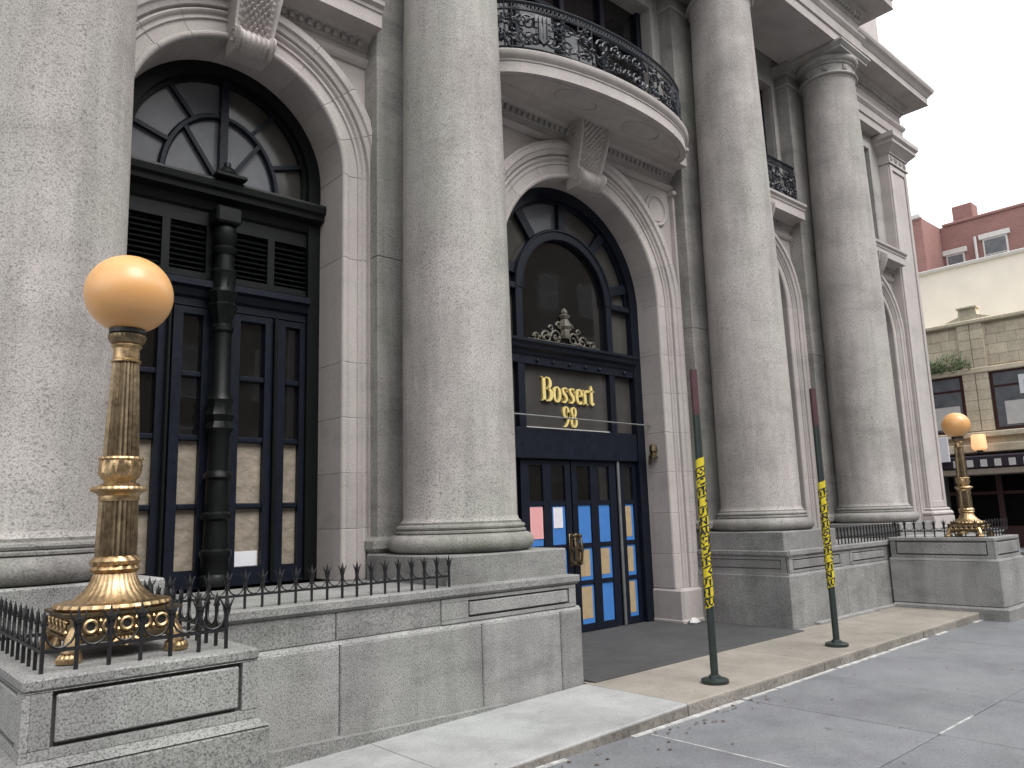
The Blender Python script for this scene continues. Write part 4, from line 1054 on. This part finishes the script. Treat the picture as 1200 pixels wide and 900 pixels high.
    mb = MB(); mb.lathe([(.099, .915), (.100, .925), (.0755, 1.375), (.074, 1.382)], n=132, mod=flute(22, .10)); mb.build('upper_shaft', 'brassdark', L)
    mb = MB(); mb.lathe([(.072, 1.382), (.084, 1.386), (.084, 1.396), (.074, 1.402), (.073, 1.455), (.082, 1.460), (.088, 1.468), (.082, 1.476)], n=48); mb.build('neck', 'brass', L)
    mb = MB(); mb.lathe([(.08, 1.476), (.092, 1.485), (.104, 1.508), (.104, 1.522), (.098, 1.53), (.08, 1.532)], n=120, mod=lambda t, i: 1 + (.035 * abs(math.cos(13 * t)) if 1 <= i <= 3 else 0)); mb.build('cup', 'brassdark', L)
    mb = MB(); mb.lathe([(.085, 1.532), (.085, 1.552)], n=32); mb.build('globe_collar', 'iron', L)
    mb = MB(); zc, r_ = 1.738, .207
    mb.lathe([(max(r_ * math.sin(R(a)), .001), zc - r_ * math.cos(R(a)) * .965) for a in range(22, 181, 6)] + [(.0005, zc + r_ * .965)], n=64); mb.build('globe', 'amber', L)
    for ch in L.children:
        nm = ch.name.split('.')[0]
        k_ = .96 if nm in ('paw_foot', 'base_box') else .92 if nm == 'leaf_rim' else (1 if nm in ('globe', 'globe_collar') else .82)
        ch.scale = (k_, k_, 1)
    L.scale = (size, size, size)
    return L
lamp((1.095, 4.12, 1.021), 'gilt fluted lamp post with amber globe beside the shuttered arched window')
lamp((12.22, 4.06, 1.086), 'gilt fluted lamp post with amber globe on the pedestal at the side street end', .91)

# ------------------------------------------------------------------ iron railings
def picket_mesh():
    mb = MB(); mb.box(-.007, .007, -.007, .007, .0, .20)
    mb.add([(-.010, -.010, .20), (.010, -.010, .20), (.010, .010, .20), (-.010, .010, .20), (0, 0, .255)], [(0, 1, 4), (1, 2, 4), (2, 3, 4), (3, 0, 4), (3, 2, 1, 0)])
    mb.box(-.012, .012, -.012, .012, .185, .197)
    for s in (-1, 1):
        mb.tube([(0, 0, .135), (s * .010, 0, .165), (s * .016, 0, .195), (s * .034, 0, .232)], [.006, .006, .006, .003], 5)
    return mb.mesh('picket', 'iron')
def scroll_mesh(w):
    mb = MB(); mb.tube([(w / 2 - (w / 2 - .008) * math.cos(PI * k / 8), 0, .155 - .062 * math.sin(PI * k / 8)) for k in range(9)], .005, 5)
    return mb.mesh('scroll_bar', 'iron')
PK = picket_mesh(); SCR = {}
def railing(loc_z, path, label, step=.125, group=None):
    o = tag(empty('iron_railing', None, (path[0][0], path[0][1], loc_z)), label, 'railing')
    bx, by = path[0]; first = True
    for (xa, ya), (xb, yb) in zip(path, path[1:]):
        L = math.hypot(xb - xa, yb - ya); n = max(1, round(L / step)); ang = math.atan2(yb - ya, xb - xa)
        mb = MB(); mb.tube([(xa - bx, ya - by, .085), (xb - bx, yb - by, .085)], .0105, 4, smooth=False); mb.build('rail', 'iron', o)
        w = round(L / n, 4)
        if w not in SCR: SCR[w] = scroll_mesh(w)
        for k in range(n + 1):
            if k == 0 and not first: pass
            else: link('picket', PK, o, (xa + (xb - xa) * k / n - bx, ya + (yb - ya) * k / n - by, 0), ang + random.uniform(-.12, .12))
            if k < n: link('scroll_bar', SCR[w], o, (xa + (xb - xa) * k / n - bx, ya + (yb - ya) * k / n - by, 0), ang)
        first = False
    return o
railing(1.021, [(.735, 4.98), (.735, 3.735), (1.49, 3.735), (1.49, 4.98)], 'black spiked iron railing round the pedestal of the lamp by the shuttered window')
railing(LEDGE + .001, [(1.56, 5.12), (3.84, 5.12)], 'low black spiked iron railing on the ledge below the shuttered arched window', step=.12)
railing(LEDGE + .001, [(10.53, 5.20), (12.64, 5.20)], 'low black spiked iron railing on the ledge between the two columns right of the door', step=.10)
railing(1.086, [(12.04, 5.0), (12.04, 3.78), (12.9, 3.78)], 'black spiked iron railing round the pedestal of the side street lamp', step=.13)

# ------------------------------------------------------------------ taped awning poles
TXT = []
def helix_text(mb, u0, s, rad, z0, pitch):
    pass
def text_mesh(txt, size):
    cu = bpy.data.curves.new('caution_text', 'FONT'); cu.body = txt; cu.size = size; cu.resolution_u = 1; cu.offset = .0035
    to = bpy.data.objects.new('caution_text', cu); COL.objects.link(to)
    dg = bpy.context.evaluated_depsgraph_get(); me = bpy.data.meshes.new_from_object(to.evaluated_get(dg))
    vs = [tuple(v.co) for v in me.vertices]; fs = [tuple(p.vertices) for p in me.polygons]
    bpy.data.objects.remove(to); bpy.data.curves.remove(cu); bpy.data.meshes.remove(me)
    return vs, fs
CT = text_mesh('CAUTION', .085); CTW = max(v[0] for v in CT[0])
def taped_pole(x, y, z, top, tape0, tape1, label, lean=0):
    p = tag(empty('awning_pole', None, (x, y, z)), label, 'pole', 'taped poles at the entrance')
    r_ = .034
    mb = MB(); mb.lathe([(.115, 0), (.12, .008), (.118, .028), (.10, .036), (.055, .04), (.05, .06), (.04, .066)], n=28); mb.build('base_plate', 'poleg', p)
    mb = MB(); mb.lathe([(r_, .04), (r_, top - .42)], n=16); mb.build('pole_shaft', 'poleg', p)
    mb = MB(); mb.lathe([(r_ + .001, top - .42), (r_ + .001, top)], n=16); mb.build('pole_top', 'polem', p)
    # wound tape
    mb = MB(); k = 0; pitch = .088; W_ = .075; n = int((tape1 - tape0) / pitch * 14); vs = []; wob = [random.uniform(.000, .006) for _ in range(n + 1)]
    for i in range(n + 1):
        a = 2 * PI * i / 14; zc = tape0 + pitch * i / 14; rr = r_ + .003 + wob[i]
        for q in (-1, 1): vs.append((rr * math.cos(a), rr * math.sin(a), zc + q * W_ / 2 * (1 + random.uniform(-.1, .1))))
    mb.add(vs, [(2 * i, 2 * i + 2, 2 * i + 3, 2 * i + 1) for i in range(n)]); tp = mb.build('caution_tape', 'yellow', p)
    mb = MB(); per = 2 * PI * (r_ + .005); u = .02; Ltot = (tape1 - tape0) / pitch * per
    while u + CTW < Ltot - .02:
        vs2 = []
        for vx_, vy_, _ in CT[0]:
            a = (u + vx_) / (r_ + .005); zc = tape0 + pitch * a / (2 * PI)
            vs2.append(((r_ + .0105) * math.cos(a), (r_ + .0105) * math.sin(a), zc - .024 + vy_))
        mb.add(vs2, CT[1]); u += CTW + .05
    mb.build('tape_lettering', 'ink', tp)
    return p
taped_pole(5.975, 4.15, .101, 2.765, .62, 1.96, 'green and maroon pole wound with caution tape, standing before the entrance mat')
taped_pole(8.30, 4.19, .101, 2.79, .60, 1.75, 'green and maroon pole wound with caution tape, standing before the panelled granite base')

# small pale lump at the foot of the jamb
mb = MB(); mb.lathe([(.01, 0), (.06, .0), (.075, .02), (.06, .05), (.03, .075), (.006, .08)], n=12, mod=lambda t, i: 1 + .18 * math.cos(3 * t + i) + .1 * math.sin(5 * t - i))
o = mb.build('crumpled_paper', 'pale'); o.location = (8.72, 6.32, .112); tag(o, 'small crumpled pale paper on the mat at the foot of the door jamb', 'litter')

# ------------------------------------------------------------------ far side of the side street
TX = 30.0
T = tag(empty('terracotta_building', None, (TX, 8, 0)), 'tan terracotta shop building with striped awning across the side street', 'building')
def tb(name, mat, y0, y1, z0, z1, xf, xb, c=0, parent=None):      # xf: distance the face stands out from TX (negative = towards us)
    mb = MB(); a = (xf, xb, y0 - 8, y1 - 8, z0, z1); (mb.cbox(*a, c=c) if c else mb.box(*a)); return mb.build(name, mat, parent or T)
tb('wall', 'tan', -2, 30, 3.2, 7.75, .25, 9)
tb('wall_core', 'dark', -2, 30, -.1, 3.2, 1.2, 9)
# piers, sills, courses
PY = [-1.9, 1.8, 5.5, 9.2, 12.9, 16.6]
tile = MB().cbox(0, .04, .004, .596, .004, .356, c=.008).mesh('terracotta_tile', 'tan')
pier_t = MB().cbox(0, .10, .004, .40, .004, .356, c=.008).mesh('terracotta_tile', 'tan')
for row in range(4):
    z = 6.22 + row * .36
    y = 3.0 + (.3 if row % 2 else 0)
    while y < 18:
        link('terracotta_tile', tile, T, (.21, y - 8, z)); y += .60
for py in PY:
    for row in range(11):
        for q in (-.42, .0): link('terracotta_tile', pier_t, T, (.14, py + q - 8 + .01, 3.95 + row * .36))
tb('lintel_course', 'tan', -2, 30, 5.98, 6.18, .10, .4, c=.03); tb('sill_course', 'tan', -2, 30, 3.72, 3.92, .05, .4, c=.03)
tb('fascia_course', 'tan', -2, 30, 3.2, 3.5, .08, .4, c=.03)
tb('parapet_cap', 'tan', -2, 30, 7.75, 7.92, .08, .6, c=.04)
fin = MB()
for py in PY:
    poly = [(py - 8 - .75, 7.93), (py - 8 + .75, 7.93), (py - 8 + .5, 8.02), (py - 8 + .3, 8.08), (py - 8 + .28, 8.34), (py - 8 - .28, 8.34), (py - 8 - .3, 8.08), (py - 8 - .5, 8.02)]
    mb = MB(); mb.prism([(u, w) for u, w in poly], .15, .5, 'x'); mb.box(.1, .55, py - 8 - .33, py - 8 + .33, 8.341, 8.40); mb.build('finial', 'tan', T)
for a, b in zip(PY, PY[1:]):
    y0, y1 = a + .42, b - .43
    wd = tb('shop_window', 'maroon', y0, y1, 3.93, 5.97, .18, .24)
    n = 2; g_ = (y1 - y0 - .14) / n
    for k in range(n):
        tb('pane', 'fanglass', y0 + .07 + k * g_ + .04, y0 + .07 + (k + 1) * g_ - .04, 4.03, 5.4, .165, .178, parent=wd)
        tb('pane', 'fanglass', y0 + .07 + k * g_ + .04, y0 + .07 + (k + 1) * g_ - .04, 5.48, 5.9, .165, .178, parent=wd)
        tb('pale_pane_sheet', 'pale', y0 + .07 + k * g_ + .12, y0 + .07 + (k + 1) * g_ - .3, 4.1, 4.9, .160, .164, parent=wd)  # pale sheet over the lower part of each pane
tb('window_card', 'white', 7.45, 7.9, 5.1, 5.75, .155, .164); tb('window_card', 'blue', 7.5, 7.75, 5.25, 5.55, .150, .154)
# shopfront
for k in range(13):
    y = -1.5 + k * 1.3
    tb('shopfront_post', 'maroon', y, y + .16, -.1, 2.5, .35, .6, c=.02)
    tb('shop_pane', 'glass', y + .17, y + 1.29, .7, 1.75, .45, .47); tb('shop_pane', 'glass', y + .17, y + 1.29, 1.88, 2.5, .45, .47); tb('stall_riser', 'maroon', y + .165, y + 1.295, -.1, .68, .4, .5, c=.02)
    tb('shop_transom', 'maroon', y + .165, y + 1.295, 1.755, 1.87, .4, .5, c=.015)
tb('awning', 'awn', -1, 10.35, 2.62, 3.06, -.9, .3, c=.05)
tb('awning_board', 'beige', -1, 10.34, 2.42, 2.615, -.86, .2, c=.02)
for k in range(26):
    tb('awning_stripe', 'pale', -.8 + k * .42, -.8 + k * .42 + .20, 2.68, 2.92, -.906, -.9)
tb('corner_column', 'steel', 10.5, 10.78, -.1, 2.75, -.2, .2, c=.03)
sg = tag(empty('hanging_sign', None, (TX - 1.0, 10.5, 2.9)), 'white printed sign board beside the striped awning across the street', 'sign')
MB().cbox(-.03, .03, -.55, .45, 0, .85, c=.01).build('sign_board', 'notice', sg); MB().box(-.02, .96, -.1, -.04, .4, .46).build('bracket', 'iron', sg)
lt = tag(empty('wall_lantern', None, (TX - .35, 9.2, 3.2)), 'lit wall lantern above the striped awning across the street', 'lantern')
MB().lathe([(.16, .06), (.22, .10), (.24, .2), (.22, .55), (.2, .6)], n=16).build('lantern_glass', 'lit', lt)
MB().lathe([(.05, -.1), (.10, -.06), (.10, .06)], n=12).build('lantern_stem', 'iron', lt); MB().tube([(0, 0, -.02), (.3, 0, -.02)], .04, 6).build('bracket', 'iron', lt)
# creeper on the ledge
mb = MB()
for k in range(800):
    y = 9.25 + 2.2 * random.random() ** .8; h = .10 + .40 * abs(math.sin((y - 9.1) * 2.3)) * random.random() + .10 * (y - 9.2)
    c = Vector((random.uniform(-.12, .22), y - 8, 6.24 + h * random.uniform(-.3, 1.3))); s = random.uniform(.03, .065)
    u = Vector((random.gauss(0, 1), random.gauss(0, 1), random.gauss(0, 1))).normalized(); v = u.orthogonal().normalized()
    mb.add([c - u * s, c + v * s * .6, c + u * s, c - v * s * .6], [(0, 1, 2, 3)])
cr_ = mb.build('ledge_creeper', 'leaf', None, (TX, 8, 0)); tag(cr_, 'green creeper growing on the ledge of the tan terracotta building', 'plant')

# cream gable wall behind
Cb = tag(empty('stucco_building', None, (34, 8, 0)), 'blank cream stucco wall rising behind the terracotta shop', 'building')
MB().box(0, 9, -12, 30, 7.9, 10.95).build('wall', 'cream', Cb); MB().cbox(-.08, 9, -12, 30, 10.951, 11.12, c=.03).build('coping', 'pale', Cb); MB().box(5.2, 9, -12, 30, 0, 7.89).build('lower_wall', 'cream', Cb)

# red brick block beyond
RB = tag(empty('brick_building', None, (45, 8, 0)), 'red brick apartment block with white lintels above the cream wall', 'building')
MB().box(0, 14, -20, 6.5, 0, 16.4).build('wall', 'brick', RB)
MB().box(-2.6, 14, 6.51, 18, 0, 16.4).build('wing_wall', 'brick', RB)
MB().cbox(-.1, .4, -20, 6.38, 16.401, 16.55, c=.03).build('coping', 'brick', RB); MB().cbox(-2.75, -2.3, 6.52, 18, 16.401, 16.62, c=.03).build('coping', 'pale', RB)
MB().cbox(.3, 1.2, 4.9, 5.9, 16.4, 17.5, c=.03).build('chimney', 'brick', RB)
for (y, w_, zt) in ((3.95, 1.15, 15.15), (-.4, 1.15, 15.2), (-4.6, 1.15, 15.2), (6.0 - .1, .9, 14.75)):
    yy = y - .0
    wd = MB().box(-.06, .05, yy - w_ / 2, yy + w_ / 2, zt - 1.75, zt).build('window', 'pale', RB)
    MB().box(-.075, -.061, yy - w_ / 2 + .08, yy + w_ / 2 - .08, zt - .85, zt - .08).build('pane', 'fanglass', wd); MB().box(-.075, -.061, yy - w_ / 2 + .08, yy + w_ / 2 - .08, zt - 1.7, zt - .92).build('pane', 'glass', wd)
    MB().cbox(-.14, .02, yy - w_ / 2 - .15, yy + w_ / 2 + .15, zt + .001, zt + .28, c=.02).build('lintel', 'pale', wd); MB().cbox(-.14, .02, yy - w_ / 2 - .1, yy + w_ / 2 + .1, zt - 1.95, zt - 1.751, c=.02).build('sill', 'pale', wd)
MB().tube([(-.12, 5.0 - .15, 10), (-.12, 4.85, 15.4)], .07, 8).build('downpipe', 'pale', RB)
MB().box(-2.66, -2.55, 8.6, 9.4, 13.3, 14.9).build('window', 'glass', RB)

# ------------------------------------------------------------------ houses across the street (seen in the glass)
def opposite(x0, x1, h, label, wins):
    o = tag(empty('brick_house', None, (x0, -18, 0)), label, 'house', 'houses across the street, mirrored in the windows')
    MB().box(0, x1 - x0, -12, 0, 0, h).build('wall', 'brownbrick', o)
    MB().cbox(-.1, x1 - x0 + .1, -.4, .55, h + .001, h + .7, c=.1).build('cornice', 'brownbrick', o)
    fr = MB(); fr.box(-.65, .65, .002, .06, 0, 2.1); fme = fr.mesh('window', 'pale')
    pm = MB(); pm.box(-.57, .57, .06, .075, .06, 1.02); pm.box(-.57, .57, .06, .075, 1.08, 2.04); pme = pm.mesh('pane', 'fanglass')
    for z in range(1, int(h // 3.4)):
        x = 1.4
        while x < x1 - x0 - 1:
            w = link('window', fme, o, (x, 0, z * 3.4)); link('pane', pme, w); x += wins
    return o
opposite(-34, -3.2, 14, 'brown brick house across the street, the one farthest from the side street', 3.0)
opposite(-3, 18, 16, 'brown brick house across the street, directly facing the hotel entrance', 3.2)
opposite(27, 54, 19, 'tall brown brick house across both streets, mirrored in the arched door glass', 3.4)
